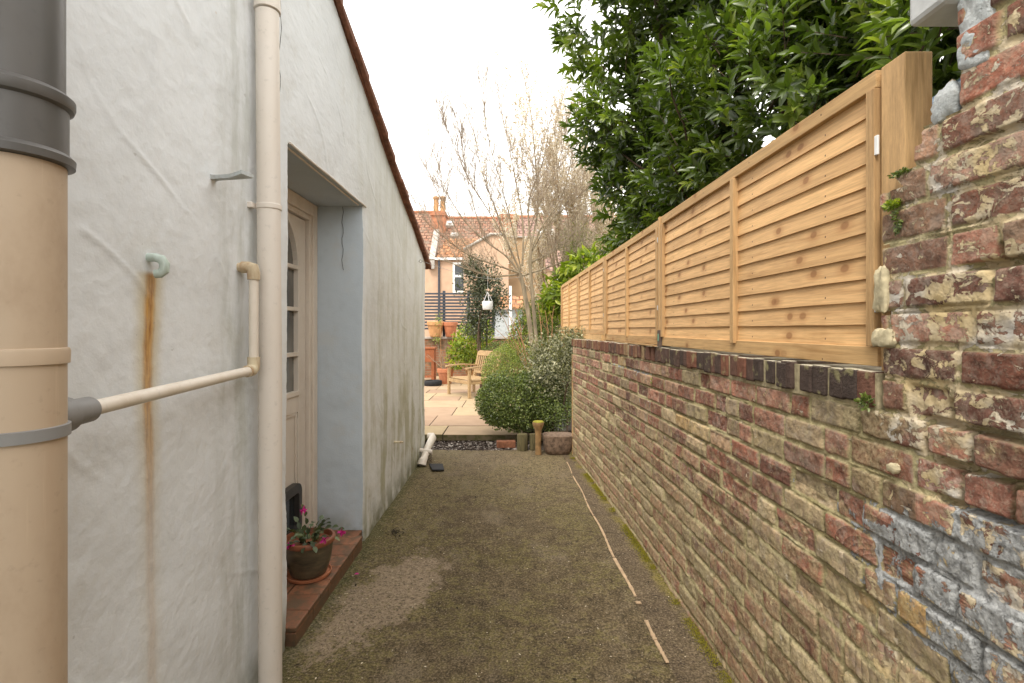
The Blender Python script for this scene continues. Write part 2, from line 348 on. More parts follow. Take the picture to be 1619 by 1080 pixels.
def gravel():
    s = NT('gravel', .9, .2); rnd = s.attr('rnd')
    return s.out(s.ramp(rnd, [(0, (.04, .028, .022)), (.45, (.11, .085, .07)), (.8, (.24, .20, .17)), (1, (.55, .50, .44))]))
M['gravel'] = gravel()
M['slat'] = simple('slate_grey_timber', (.055, .062, .078), .6, .15, 12, .1)
M['whitemetal'] = simple('white_enamel', (.78, .78, .78), .5, .05, 12, .05)
M['bark'] = simple('grey_bark', (.25, .20, .135), .9, .4, 14, .5, .2, (1, 1, .3))
M['twig'] = simple('twig', (.30, .235, .17), .9, .35, 8, .2)
M['blosstwig'] = simple('blossom_twig', (.33, .24, .16), .9, .35, 8, .2)
M['darkbark'] = simple('dark_bark', (.10, .068, .045), .9, .35, 14, .4)
M['cane'] = simple('cane', (.30, .16, .08), .8, .35, 14, .2)
M['wire'] = simple('wire', (.35, .35, .34), .5, .1, 12, .05)
M['lead'] = simple('leaded_glass', (.20, .19, .155), .25, .5, 22, .5, .6)
def leafmat(name, stops, rough=.45, trans=.25, spec=.5, tint=(1.5, 1.7, .5)):
    s = NT(name, rough, spec)
    rnd = s.attr('rnd')
    c = s.ramp(rnd, stops)
    c = s.mix(.3, c, s.ramp(s.noise(3, 3), [(.35, .65), (.65, 1.3)]), 'MULTIPLY')
    s.put(s.b.inputs['Base Color'], c)
    tr = s.n('ShaderNodeBsdfTranslucent'); s.put(tr.inputs[0], s.mix(1.0, c, tint, 'MULTIPLY'))
    mx = s.n('ShaderNodeMixShader'); mx.inputs[0].default_value = trans
    o = s.t.nodes['Material Output']
    s.t.links.new(s.b.outputs[0], mx.inputs[1]); s.t.links.new(tr.outputs[0], mx.inputs[2]); s.t.links.new(mx.outputs[0], o.inputs['Surface'])
    return s.m
M['bay'] = leafmat('bay_leaf', [(0, (.042, .066, .013)), (.4, (.095, .138, .026)), (.75, (.16, .215, .04)), (1, (.30, .34, .07))], .30, .32, .7)
M['box'] = leafmat('small_dark_leaf', [(0, (.055, .078, .016)), (.5, (.115, .155, .034)), (1, (.26, .30, .09))], .4, .2)
M['lime'] = leafmat('light_leaf', [(0, (.09, .115, .02)), (.6, (.20, .245, .05)), (1, (.38, .41, .12))], .5, .3)
M['bright'] = leafmat('bright_leaf', [(0, (.10, .14, .015)), (.6, (.24, .31, .035)), (1, (.46, .48, .08))], .45, .38)
M['greyleaf'] = leafmat('grey_leaf', [(0, (.10, .105, .055)), (.6, (.24, .235, .14)), (1, (.50, .47, .32))], .5, .2)
M['darkholly'] = leafmat('holly_leaf', [(0, (.035, .045, .022)), (.7, (.085, .10, .05)), (1, (.22, .23, .15))], .35, .15)
M['blossom'] = leafmat('blossom', [(0, (.50, .44, .26)), (.25, (.72, .64, .50)), (1, (.88, .83, .74))], .7, .45, .2, (1, .97, .9))
M['mossleaf'] = leafmat('moss', [(0, (.13, .12, .02)), (1, (.36, .31, .04))], .8, .2, .1)
M['pink'] = leafmat('pink_petal', [(0, (.55, .02, .22)), (1, (.85, .08, .42))], .6, .3, .2, (1, 1, 1))
M['cactus'] = leafmat('cactus_pad', [(0, (.04, .06, .03)), (.7, (.09, .12, .055)), (1, (.16, .20, .08))], .5, .12)
def roofmat(name, a, b, c3, v):
    s = NT(name, .9, .15)
    x, y, z = s.sep()
    vv = s.comb(x, z, 0.0)
    br = s.n('ShaderNodeTexBrick'); s.put(br.inputs['Vector'], vv); br.inputs['Scale'].default_value = 1.0
    br.inputs['Brick Width'].default_value = .28; br.inputs['Row Height'].default_value = .20; br.inputs['Mortar Size'].default_value = .03; br.inputs['Bias'].default_value = 0
    br.inputs['Color1'].default_value = (*a, 1); br.inputs['Color2'].default_value = (*b, 1); br.inputs['Mortar'].default_value = (*[q*.35 for q in a], 1)
    c = s.mix(s.th(s.noise(3.5, 5), .45, .65), br.outputs['Color'], c3)
    return s.out(c, None, s.bump(br.outputs['Fac'], -.6, .03))
M['roof_red'] = roofmat('red_pantile', (.30, .15, .10), (.38, .22, .15), (.22, .16, .12), 0)
M['roof_orange'] = roofmat('orange_pantile', (.40, .17, .075), (.48, .26, .14), (.26, .15, .09), 0)
M['roof_purple'] = roofmat('brown_pantile', (.27, .17, .14), (.35, .22, .17), (.30, .20, .16), 0)
M['pinkrender'] = simple('pink_render', (.56, .37, .255), .9, .12, 2.5, .15)
M['tanrender'] = simple('tan_render', (.42, .29, .17), .9, .2, 1.5, .15)
M['palecoping'] = simple('pale_coping', (.42, .38, .34), .9, .2, 3, .2)
M['chimneybrick'] = simple('chimney_brick', (.42, .18, .10), .9, .25, 6, .3)
M['upvc'] = simple('white_window_frame', (.82, .82, .80), .4, .05, 2, .02)
M['backbrick'] = None
def backbrick():
    s = NT('garden_wall_brick', .9, .15)
    x, y, z = s.sep(); br = s.n('ShaderNodeTexBrick'); s.put(br.inputs['Vector'], s.comb(s.math('ADD', x, y), z, 0.0)); br.inputs['Scale'].default_value = 1.0
    br.inputs['Brick Width'].default_value = .225; br.inputs['Row Height'].default_value = .075; br.inputs['Mortar Size'].default_value = .009
    br.inputs['Color1'].default_value = (.20, .085, .05, 1); br.inputs['Color2'].default_value = (.30, .15, .08, 1); br.inputs['Mortar'].default_value = (.22, .18, .12, 1)
    c = s.mix(s.th(s.noise(5, 5), .45, .65), br.outputs['Color'], (.12, .085, .05))
    return s.out(c, None, s.bump(br.outputs['Fac'], -.5, .01))
M['backbrick'] = backbrick()

# ------------------------------------------------------------------ object helpers
def tag(o, label=None, cat=None, group=None, kind=None):
    if label: o['label'] = label
    if cat: o['category'] = cat
    if group: o['group'] = group
    if kind: o['kind'] = kind
    return o
def thing(name, loc, label, cat, group=None):
    o = bpy.data.objects.new(name, None); o.empty_display_size = .1; col.objects.link(o); o.location = loc
    o['_x'] = 0; del o['_x']
    ORG[o.name] = Vector(loc)
    return tag(o, label, cat, group)
ORG = {}
def npmesh(name, V, Fs, attrs=None, smooth=True):
    """V (n,3) array; Fs list of (m,k) int arrays"""
    me = bpy.data.meshes.new(name)
    V = np.asarray(V, np.float32); me.vertices.add(len(V)); me.vertices.foreach_set('co', V.ravel())
    tot = sum(f.size for f in Fs); nf = sum(len(f) for f in Fs)
    me.loops.add(tot); me.polygons.add(nf)
    me.loops.foreach_set('vertex_index', np.concatenate([f.ravel() for f in Fs]).astype(np.int32))
    st = []; o = 0
    for f in Fs:
        st.append(o+np.arange(len(f))*f.shape[1]); o += f.size
    me.polygons.foreach_set('loop_start', np.concatenate(st).astype(np.int32))
    me.polygons.foreach_set('use_smooth', np.full(nf, smooth, bool))
    for k, v in (attrs or {}).items():
        a = me.attributes.new(k, 'FLOAT', 'POINT'); a.data.foreach_set('value', np.asarray(v, np.float32))
    me.update(calc_edges=True); me.validate()
    return me
def link(name, me, mat, parent=None, origin=None, bevel=0):
    o = bpy.data.objects.new(name, me); col.objects.link(o)
    if mat: me.materials.append(mat)
    if parent is not None:
        org = ORG[parent.name]; me.transform(Matrix.Translation(-org)); o.parent = parent; ORG[o.name] = org
    else:
        org = Vector(origin) if origin is not None else Vector((0, 0, 0))
        me.transform(Matrix.Translation(-org)); o.location = org; ORG[o.name] = org
    if bevel:
        b = o.modifiers.new('bevel', 'BEVEL'); b.width = bevel; b.segments = 2; b.limit_method = 'ANGLE'; b.angle_limit = R(40)
    return o
class MB:
    def __init__(s): s.v = []; s.f = []; s.r = []; s.rn = .5
    def add(s, vs, fs):
        b = len(s.v); s.v += [tuple(p) for p in vs]; s.f += [tuple(i+b for i in f) for f in fs]; s.r += [s.rn]*len(vs)
    def box(s, x0, x1, y0, y1, z0, z1, mat=None):
        vs = [Vector((x, y, z)) for z in (z0, z1) for x, y in ((x0, y0), (x1, y0), (x1, y1), (x0, y1))]
        if mat is not None: vs = [mat @ v for v in vs]
        s.add(vs, [(0, 3, 2, 1), (4, 5, 6, 7), (0, 1, 5, 4), (1, 2, 6, 5), (2, 3, 7, 6), (3, 0, 4, 7)])
    def tube(s, pts, rad, n=8, caps=True):
        pts = [Vector(p) for p in pts]
        if not isinstance(rad, (list, tuple)): rad = [rad]*len(pts)
        b = len(s.v); up = None
        for i, p in enumerate(pts):
            d = (pts[min(i+1, len(pts)-1)]-pts[max(i-1, 0)])
            d = d.normalized() if d.length > 1e-9 else Vector((0, 0, 1))
            if up is None:
                up = Vector((0, 0, 1)) if abs(d.z) < .9 else Vector((1, 0, 0))
            a = d.cross(up)
            if a.length < 1e-5: a = d.orthogonal()
            a.normalize(); c = a.cross(d).normalized(); up = c
            for k in range(n):
                t = 2*math.pi*k/n; s.v.append(tuple(p+a*math.cos(t)*rad[i]+c*math.sin(t)*rad[i])); s.r.append(s.rn)
        for i in range(len(pts)-1):
            for k in range(n):
                s.f.append((b+i*n+k, b+i*n+(k+1) % n, b+(i+1)*n+(k+1) % n, b+(i+1)*n+k))
        if caps:
            s.f.append(tuple(b+k for k in range(n))[::-1]); s.f.append(tuple(b+(len(pts)-1)*n+k for k in range(n)))
    def lathe(s, prof, c, n=32):
        b = len(s.v)
        for r, z in prof:
            for k in range(n):
                t = 2*math.pi*k/n; s.v.append((c[0]+r*math.cos(t), c[1]+r*math.sin(t), c[2]+z)); s.r.append(s.rn)
        for i in range(len(prof)-1):
            for k in range(n): s.f.append((b+i*n+k, b+i*n+(k+1) % n, b+(i+1)*n+(k+1) % n, b+(i+1)*n+k))
        s.f.append(tuple(b+k for k in range(n))[::-1]); s.f.append(tuple(b+(len(prof)-1)*n+k for k in range(n)))
    def build(s, name, mat, parent=None, origin=None, bevel=0, smooth=False):
        me = bpy.data.meshes.new(name); me.from_pydata(s.v, [], s.f)
        a = me.attributes.new('rnd', 'FLOAT', 'POINT'); a.data.foreach_set('value', s.r)
        if smooth:
            me.polygons.foreach_set('use_smooth', [True]*len(me.polygons))
            me.update()
            try: me.set_sharp_from_angle(angle=R(35))
            except Exception: pass
        return link(name, me, mat, parent, origin, bevel)
def grid_faces(nu, nv, keep=None, base=0):
    i = np.arange(nu*nv).reshape(nu, nv)
    q = np.stack([i[:-1, :-1], i[1:, :-1], i[1:, 1:], i[:-1, 1:]], -1)
    if keep is not None: q = q[keep]
    return q.reshape(-1, 4)+base
# leaves ------------------------------------------------------------
def norm(a): return a/np.maximum(np.linalg.norm(a, axis=1, keepdims=True), 1e-9)
TD = (np.array([[0, 0, 0], [.28, .42, .10], [.65, .40, .07], [1, 0, -.10], [.65, -.40, .07], [.28, -.42, .10], [.28, 0, .0], [.65, 0, -.02]]),
      [(0, 6, 1), (7, 3, 2), (0, 5, 6), (7, 4, 3)], [(6, 7, 2, 1), (5, 4, 7, 6)])
TS = (np.array([[0, 0, 0], [.45, .5, .10], [1, 0, -.04], [.45, -.5, .10]]), [(0, 2, 1), (0, 3, 2)], [])
def leaves(P, D, U, L, W, tmpl=TS, rnd=None):
    n = len(P); D = norm(D); S = norm(np.cross(D, U)); U = np.cross(S, D)
    T, tri, quad = tmpl; k = len(T)
    L = np.broadcast_to(np.asarray(L, float), (n,)); W = np.broadcast_to(np.asarray(W, float), (n,))
    V = (P[:, None]+D[:, None]*(T[None, :, 0:1]*L[:, None, None])+S[:, None]*(T[None, :, 1:2]*W[:, None, None])+U[:, None]*(T[None, :, 2:3]*L[:, None, None]))
    off = (np.arange(n)*k)[:, None, None]
    Fs = []
    if tri: Fs.append((np.array(tri)[None]+off).reshape(-1, 3))
    if quad: Fs.append((np.array(quad)[None]+off).reshape(-1, 4))
    if rnd is None: rnd = rng.random(n)
    return V.reshape(-1, 3), Fs, np.repeat(rnd, k)
def rdir(n):
    return norm(rng.normal(size=(n, 3)))
def ell_points(ells, dens, thick=.25, seed=1, lump=.18, inner=.75):
    """points in the shell of a union of lumpy ellipsoids: returns P, outward normal"""
    Ps = []; Ns = []
    for i, e in enumerate(ells):
        c = np.array(e[:3]); r = np.array(e[3:6]); dm = e[6] if len(e) > 6 else 1
        area = 4*math.pi*((r[0]*r[1])**1.6/3+(r[0]*r[2])**1.6/3+(r[1]*r[2])**1.6/3)**(1/1.6)
        n = int(area*dens*dm); d = rdir(n)
        lum = 1+lump*fbm(d[:, 0]*2.6+i*5+d[:, 2], d[:, 1]*2.6+d[:, 2]*1.7, seed, 3)*1.6
        t = 1-thick*rng.random(n)**1.5
        Ps.append(c+d*r*(lum*t)[:, None]); Ns.append(norm(d/r))
    P = np.concatenate(Ps); N = np.concatenate(Ns)
    keep = np.ones(len(P), bool); k0 = 0
    for i, e in enumerate(ells):
        q = np.linalg.norm((P-np.array(e[:3]))/np.array(e[3:6]), axis=1)
        own = np.zeros(len(P), bool); own[k0:k0+len(Ps[i])] = True; k0 += len(Ps[i])
        keep &= own | (q > inner*.85)
    return P[keep], N[keep]
def foliage(name, mat, ells, dens, L, W, parent, up=.3, spread=.9, tmpl=TS, thick=.3, seed=1, lump=.18, clip=None, inner=.75):
    P, N = ell_points(ells, dens, thick, seed, lump, inner)
    if clip is not None:
        k = clip(P); P, N = P[k], N[k]
    n = len(P)
    D = N*.7+rdir(n)*spread+np.array([0, 0, up]); U = N+rdir(n)*.7+np.array([0, 0, .5])
    s = .65+.7*rng.random(n)
    V, Fs, r = leaves(P, D, U, L*s, W*s, tmpl, np.clip(rng.random(n)**1.3, 0, 1))
    return link(name, npmesh(name, V, Fs, {'rnd': r}, False), M[mat], parent)
def branchy(base, targets, r0, bend=.25, n=6):
    mb = MB(); base = Vector(base)
    for t in targets:
        t = Vector(t); pts = []; rs = []
        k = Vector((random.uniform(-1, 1), random.uniform(-1, 1), random.uniform(-.5, .5)))*bend*(t-base).length*.4
        for i in range(7):
            u = i/6; p = base.lerp(t, u)+k*math.sin(u*math.pi)+Vector((0, 0, 1))*math.sin(u*math.pi)*(t-base).length*.08
            pts.append(p); rs.append(r0*(1-.85*u))
        mb.tube(pts, rs, n)
    return mb

# ------------------------------------------------------------------ SETTING: ground
g = MB(); g.box(-300, 300, -100, 600, -1, -.06)
tag(g.build('ground', M['earth']), kind='structure')
def gridmesh(name, x0, x1, y0, y1, zf, res, mat, parent=None):
    xs = np.arange(x0, x1+res, res); ys = np.arange(y0, y1+res, res)
    X, Y = np.meshgrid(xs, ys, indexing='ij'); Z = zf(X, Y)
    return link(name, npmesh(name, np.stack([X, Y, Z], -1).reshape(-1, 3), [grid_faces(len(xs), len(ys))]), mat, parent)
path = gridmesh('path', -1.5, 1.25, -1.5, 6.36, lambda x, y: .012*fbm(x*1.6, y*1.6, 2)+.003*fbm(x*14, y*14, 5)-.006, .02, M['concrete'])
tag(path, kind='structure')
g = MB(); g.box(-1.6, 1.3, 6.3, 7.0, -.058, -.028); tag(g.build('gravel_bed', M['soil']), kind='structure')
# patio slabs
mb = MB(); random.seed(21)
y = 6.86; row = 0
while y < 15.4:
    h = random.choice([.6, .75, .9]) if row else .62
    x = -7+random.random()*.4
    while x < .75:
        wd = random.choice([.6, .75, .9, 1.05]); x1 = min(x+wd, .8)
        if x1-x > .15:
            mb.rn = random.random(); dz = random.uniform(-.003, .003)
            mb.box(x+.006, x1-.006, y+.006, y+h-.006, .0, .085+dz)
        x = x1
    y += h; row += 1
tag(mb.build('patio', M['slab'], bevel=.006), kind='structure')
g = MB(); g.box(-7, .8, 6.90, 15.6, -.02, .073); tag(g.build('patio_base', M['soil']), kind='structure')
g = MB(); g.box(.15, 1.05, 6.95, 15.4, .0865, .12); tag(g.build('planting_bed', M['soil']), kind='structure')
# pale cement fillet along the path
mb = MB()
for a, b, wd in ((5.75, 5.3, .010), (5.2, 4.1, .012), (4.08, 3.35, .016), (3.33, 2.86, .019), (2.80, 2.78, .03), (2.62, 2.46, .020), (2.45, 2.29, .018)):
    n = 14; ys = np.linspace(a, b, n)
    for i in range(n-1):
        p, q = ys[i], ys[i+1]
        def lx(t): return .757-.0245*t+.006*math.sin(t*7)
        w1 = wd*(.6+.5*random.random())
        mb.add([(lx(p)-w1/2, p, .006), (lx(p)+w1/2, p, .006), (lx(q)+w1/2, q, .006), (lx(q)-w1/2, q, .006),
                (lx(p)-w1/2, p, .0), (lx(p)+w1/2, p, .0), (lx(q)+w1/2, q, .0), (lx(q)-w1/2, q, .0)],
               [(3, 2, 1, 0), (0, 1, 5, 4), (1, 2, 6, 5), (2, 3, 7, 6), (3, 0, 4, 7)])
tag(mb.build('cement_line', simple('pale_cement', (.45, .32, .20), .9, .2, 30, .4)), kind='structure')

# ------------------------------------------------------------------ RIGHT BRICK WALL (height field)
_wy = np.array([-1.5, .5, 1.0, 1.34, 2.16, 2.65, 3.62, 4.8, 6.07]); _wx = np.array([.985, .968, .960, .9565, .945, .930, .893, .823, .725])
_pf = np.polyfit(_wy, _wx, 4)
def wallx(y): return np.polyval(_pf, y)
PIT, Z0 = .0845, .024-.0845
def brick_field(Y, Z, seed):
    r = np.random.default_rng(seed)
    Zw = Z+.007*fbm(Y*1.3, Z*.8, 3, 3)
    K = np.floor((Zw-Z0)/PIT).astype(int); v = (Zw-Z0)-K*PIT
    u = np.zeros_like(Y); Lw = np.ones_like(Y); bid = np.zeros(Y.shape, int)
    for k in range(K.min(), K.max()+1):
        ls = []; t = -2-.06*(k % 2)-r.random()*.1
        while t < 8:
            ls.append(t); pat = r.random()
            t += (.228 if pat > .30 else .118)+r.normal()*.004
        ls = np.array(ls); m = K == k
        j = np.clip(np.searchsorted(ls, Y[m])-1, 0, len(ls)-2)
        u[m] = Y[m]-ls[j]; Lw[m] = ls[j+1]-ls[j]; bid[m] = k*977+j*13
    hsh = lambda q, s: np.modf(np.abs(np.sin(q*12.9898+s*78.233)*43758.5453))[0]
    wob = .0035*fbm(Y*22, Z*22, 8, 3)
    hm = .0050
    dh = np.minimum(u, Lw-u)+wob-hm; dv = np.minimum(v, PIT-v)+wob-hm-.0008
    d = np.where((dh > 0) & (dv > 0), 1/np.sqrt(1/np.maximum(dh, 1e-4)**2+1/np.maximum(dv, 1e-4)**2), np.minimum(dh, dv))
    prof = sstep(-.001, .0058, d)
    r1, r2, r3 = hsh(bid, 1), hsh(bid, 2), hsh(bid, 3)
    return prof, r1, r2, r3, d
def top_of(Y, Z=None):
    return np.where(Y > 1.31, 1.292, np.where(Y > 1.20, 1.885, np.where(Y > 1.09, 1.97, 2.75)))
def ysteps():
    ys = [-1.5]
    while ys[-1] < 6.07:
        y = ys[-1]; ys.append(y+(.012 if y < .7 else .0042 if y < 1.9 else .006 if y < 3 else .009 if y < 4.5 else .012))
    return np.array(ys)
ys = ysteps(); zs = np.concatenate([np.arange(-.03, .7, .0062), np.arange(.7, 2.1, .0042), np.arange(2.1, 2.76, .008)])
Y, Z = np.meshgrid(ys, zs, indexing='ij')
prof, r1, r2, r3, dd = brick_field(Y, Z, 5)
tall = sstep(1.36, 1.28, Y)*sstep(1.18, 1.28, Z)+sstep(1.30, 1.1, Y)*sstep(.75, .95, Z); tall = np.clip(tall, 0, 1)
rough = fbm(Y*34, Z*34, 12, 4)*.0042+fbm(Y*9, Z*9, 15, 3)*.004
mdepth = .0042+.008*sstep(.05, .5, fbm(Y*4, Z*4, 21, 3))*(1+.6*tall)
gap = sstep(.34, .44, fbm(Y*4.1+4, Z*6.2, 31, 2))*tall*.03
H = prof*(1+0)+0
out = prof*(mdepth+gap)-(mdepth+gap)+prof*((r2-.5)*.006*(1+.2*tall)+rough*(1+.1*tall))+(1-prof)*rough*1.2
groove = np.exp(-((dd+.0005)/.0028)**2)*.006*sstep(-.35, .25, fbm(Y*12, Z*12, 77, 3)); out = out-groove
spall = sstep(.88, .93, r3)*prof*(.006+.006*vn(Y*60, Z*60)); out = out-spall
bow = .012*fbm(Y*.9, Z*1.1, 40, 2)
X = wallx(Y)-out+bow-.004
# colours drivers
lowf = sstep(1.05, .45, Z)
rnd = r1.copy()
up = (1-lowf)
rnd = np.where(r1 < .62, .12+r1/.62*.46, .60+(r1-.62)/.38*.38)                       # reds mostly
rnd = rnd*(1-lowf*.3)+(.12+.85*r2)*lowf*.3
nearlow = sstep(1.55, 1.25, Y)*sstep(.98, .85, Z)
rnd = np.where(tall > .5, .10+.55*r1, rnd); rnd = rnd*(1-nearlow)+(.45+.5*r1)*nearlow
cream = tall*(.10+.48*r3+.25*(1-prof))+nearlow*.5*r2+.05*lowf
grey = sstep(1.62, 1.12, Y)*sstep(.60, .90, Z+.35*(1.2-Y))*sstep(1.20, 1.03, Z+.16*(Y-1.0))*.92
buff = (Y > 1.17) & (Y < 1.42) & (Z > .74) & (Z < .86) & (r3 > .25)
streak = sstep(.022, .0, np.abs(Z-(1.0+.02*np.sin(Y*3))-0))*sstep(2.7, 2.2, Y)*.55+sstep(.02, .0, np.abs(Z-.91))*sstep(3.0, 2.4, Y)*.45
wsp = sstep(.06, .0, np.abs(Z-(1.21+.02*fbm(Y*3, Y*0, 2))))*sstep(3.0, 3.5, Y)*sstep(4.9, 4.2, Y)*.6+sstep(.05, .0, np.abs(Z-1.0))*sstep(2.9, 3.3, Y)*sstep(4.3, 3.8, Y)*.6
grey = np.clip(grey+(1-prof)*grey*.5+streak*(1-prof*.6)+wsp*(1-prof*.35), 0, 1.2)
grey = grey*(.36+.40*r2+.42*(1-prof))*np.where(buff, .35, 1)
rnd = np.where(buff, .97+.03*r2, rnd)
cream = cream*np.where(buff, .3, 1)
moss = np.clip(.25+.42*sstep(1.05, .55, Z)+.7*sstep(.06, .0, np.abs(Z-1.26))*sstep(1.6, 1.35, Y)+sstep(.14, .02, np.abs(Y-1.36))*sstep(1.0, 1.1, Z)*.6, 0, 1)-.45*tall
T = top_of(Y)
Tj = T
keepv = Z <= Tj+.001
kq = keepv[:-1, :-1] & keepv[1:, :-1] & keepv[1:, 1:] & keepv[:-1, 1:]
# knock corners off at the ragged end of the tall part
cut = ((Y > 1.285) & (Y <= 1.31) & (np.modf((Z-Z0)/PIT)[0] > .88) & (Z > 1.4)) | ((Y > 1.27-.9*(1.885-Z)) & (Z > 1.845) & (Y > 1.2)) | ((Y > 1.175) & (Z > 1.93) & (Y < 1.2))
cv = cut[:-1, :-1]; kq &= ~cv
# sink the skin back into the wall along its free edges
wall = thing('garden_wall', (.95, 2.5, 0), 'old red and yellow brick boundary wall with peeling paint under the timber fence', 'brick wall')
me = npmesh('brickwork', np.stack([X, Y, Z], -1).reshape(-1, 3), [grid_faces(len(ys), len(zs), kq)[:, ::-1]],
            {'rnd': rnd.ravel(), 'mor': (1-sstep(.2, .75, prof)).ravel(), 'cream': cream.ravel(), 'grey': grey.ravel(), 'moss': moss.ravel()})
bo = link('brickwork', me, M['brick'], wall)
# solid core behind the skin
mb = MB(); yy = np.linspace(-1.5, 6.06, 60)
def ribbon(ya, yb, z0, z1, dx=.028, th=.2, n=24):
    yy = np.linspace(ya, yb, n)
    for i in range(n-1):
        a, b = yy[i], yy[i+1]; xa, xb = float(wallx(a))+dx, float(wallx(b))+dx
        mb.add([(xa, a, z0), (xa+th, a, z0), (xb+th, b, z0), (xb, b, z0), (xa, a, z1), (xa+th, a, z1), (xb+th, b, z1), (xb, b, z1)],
               [(0, 3, 2, 1), (4, 5, 6, 7), (0, 1, 5, 4), (1, 2, 6, 5), (2, 3, 7, 6), (3, 0, 4, 7)])
ribbon(1.29, 6.06, -.05, 1.289, .026); ribbon(-1.5, 1.20, -.05, 1.96, .03, .2); ribbon(1.20, 1.24, 1.2, 1.87, .03, .2, 3); ribbon(-1.5, 1.085, 1.95, 2.74, .03, .2)
ribbon(1.235, 1.30, -.05, 1.289, .026, .2, 3)
mb.build('core', M['mortar'], wall)
# thin stub of bricks in front of the end post
mb = MB()
for z0, z1, ya in ((1.39, 1.88, 1.300),):
    mb.box(float(wallx(1.26))+.001, float(wallx(1.26))+.012, 1.2, ya-.012, z0, z1-.045)
mb.build('brick_backing', M['mortar'], wall)
# coping: bricks on edge
mb = MB(); y = 1.345; i = 0; random.seed(9)
while y < 6.02:
    wd = .060+random.uniform(-.004, .006)
    xa = float(wallx(y+wd/2)); z1 = 1.392+random.uniform(-.006, .003); z0 = 1.296+random.uniform(-.004, .004)+(.006 if i % 3 else 0)
    mb.rn = max(0, min(1, (random.random()**1.5*.62 if y < 3.25 else .35+random.random()*.65)))
    rz = Matrix.Translation((xa, y+wd/2, 0)) @ Matrix.Rotation(random.uniform(-.03, .03)+math.atan(float(wallx(y)-wallx(y+.1))/.1), 4, 'Z') @ Matrix.Rotation(random.uniform(-.02, .02), 4, 'X')
    dx = random.uniform(-.004, .004)
    mb.box(-.012+dx, .19, -wd/2, wd/2, z0, z1, rz)
    y += wd+.0085; i += 1
mb.build('coping', M['coping'], wall, bevel=.006)
mb = MB(); ribbon(1.335, 6.04, 1.286, 1.384, .001, .18, 40); mb.build('coping_mortar', M['mortar'], wall)
# lumps of old mortar and white chunk
def lump(mb, c, r, seed, n=10, sq=2.5):
    vs = []; fs = []
    for i in range(n+1):
        th = math.pi*i/n
        for k in range(n*2):
            ph = math.pi*k/n
            d = Vector((math.sin(th)*math.cos(ph), math.sin(th)*math.sin(ph), math.cos(th)))
            q = (abs(d.x)**sq+abs(d.y)**sq+abs(d.z)**sq)**(-1/sq)
            f = 1+.34*float(fbm(d.x*2+seed, d.y*2+d.z*1.7, seed % 13, 3))+.16*float(fbm(d.x*7+seed, d.y*7+d.z*6, seed % 13, 3))
            vs.append((c[0]+d.x*r[0]*q*f, c[1]+d.y*r[1]*q*f, c[2]+d.z*r[2]*q*f))
    m = n*2
    for i in range(n):
        for k in range(m): fs.append((i*m+k, (i+1)*m+k, (i+1)*m+(k+1) % m, i*m+(k+1) % m))
    mb.add(vs, fs)
mb = MB(); lump(mb, (.957, 1.309, 1.600), (.016, .021, .054), 3, 12, 5); lump(mb, (.950, 1.30, 1.478), (.012, .035, .022), 8, 12, 4)
lump(mb, (.946, 1.262, 1.157), (.012, .016, .012), 5)
mb.build('mortar_patch', M['creammortar'], wall, smooth=True)
mb = MB(); lump(mb, (.972, 1.128, 2.000), (.024, .036, .040), 4, 12, 3)
mb.build('painted_lump', M['whitepaint'], wall, smooth=True)
# white painted quoin and cap
ysq = np.linspace(1.012, 1.097, 30); zsq = np.linspace(2.035, 2.76, 100); YY, ZZ = np.meshgrid(ysq, zsq, indexing='ij')
XX = wallx(YY)-.008+.014*fbm(YY*14, ZZ*14, 3)+.005*fbm(YY*50, ZZ*50, 6)+.05*sstep(1.086, 1.098, YY)+.03*sstep(1.022, 1.012, YY)+.03*sstep(2.06, 2.035, ZZ+.02*fbm(YY*30, ZZ*8, 4)+.25*(1.097-YY))
link('painted_quoin', npmesh('painted_quoin', np.stack([XX, YY, ZZ], -1).reshape(-1, 3), [grid_faces(30, 100)[:, ::-1]]), M['whitepaint'], wall)
mb = MB(); mb.box(.915, 1.2, 1.075, 1.178, 2.195, 2.34, ); mb.build('cap_stone', simple('cap_paint', (.55, .56, .56), .8, .15, 16, .5), wall, bevel=.012)
mb = MB()
mb.add([(1.00, 1.10, 1.9), (1.00, 1.34, 1.80), (1.00, 1.34, 1.93), (1.00, 1.10, 2.16), (1.20, 1.10, 1.9), (1.2, 1.34, 1.80), (1.2, 1.34, 1.93), (1.2, 1.10, 2.16)],
       [(0, 1, 2, 3), (7, 6, 5, 4), (3, 2, 6, 7), (0, 4, 5, 1), (1, 5, 6, 2), (0, 3, 7, 4)])

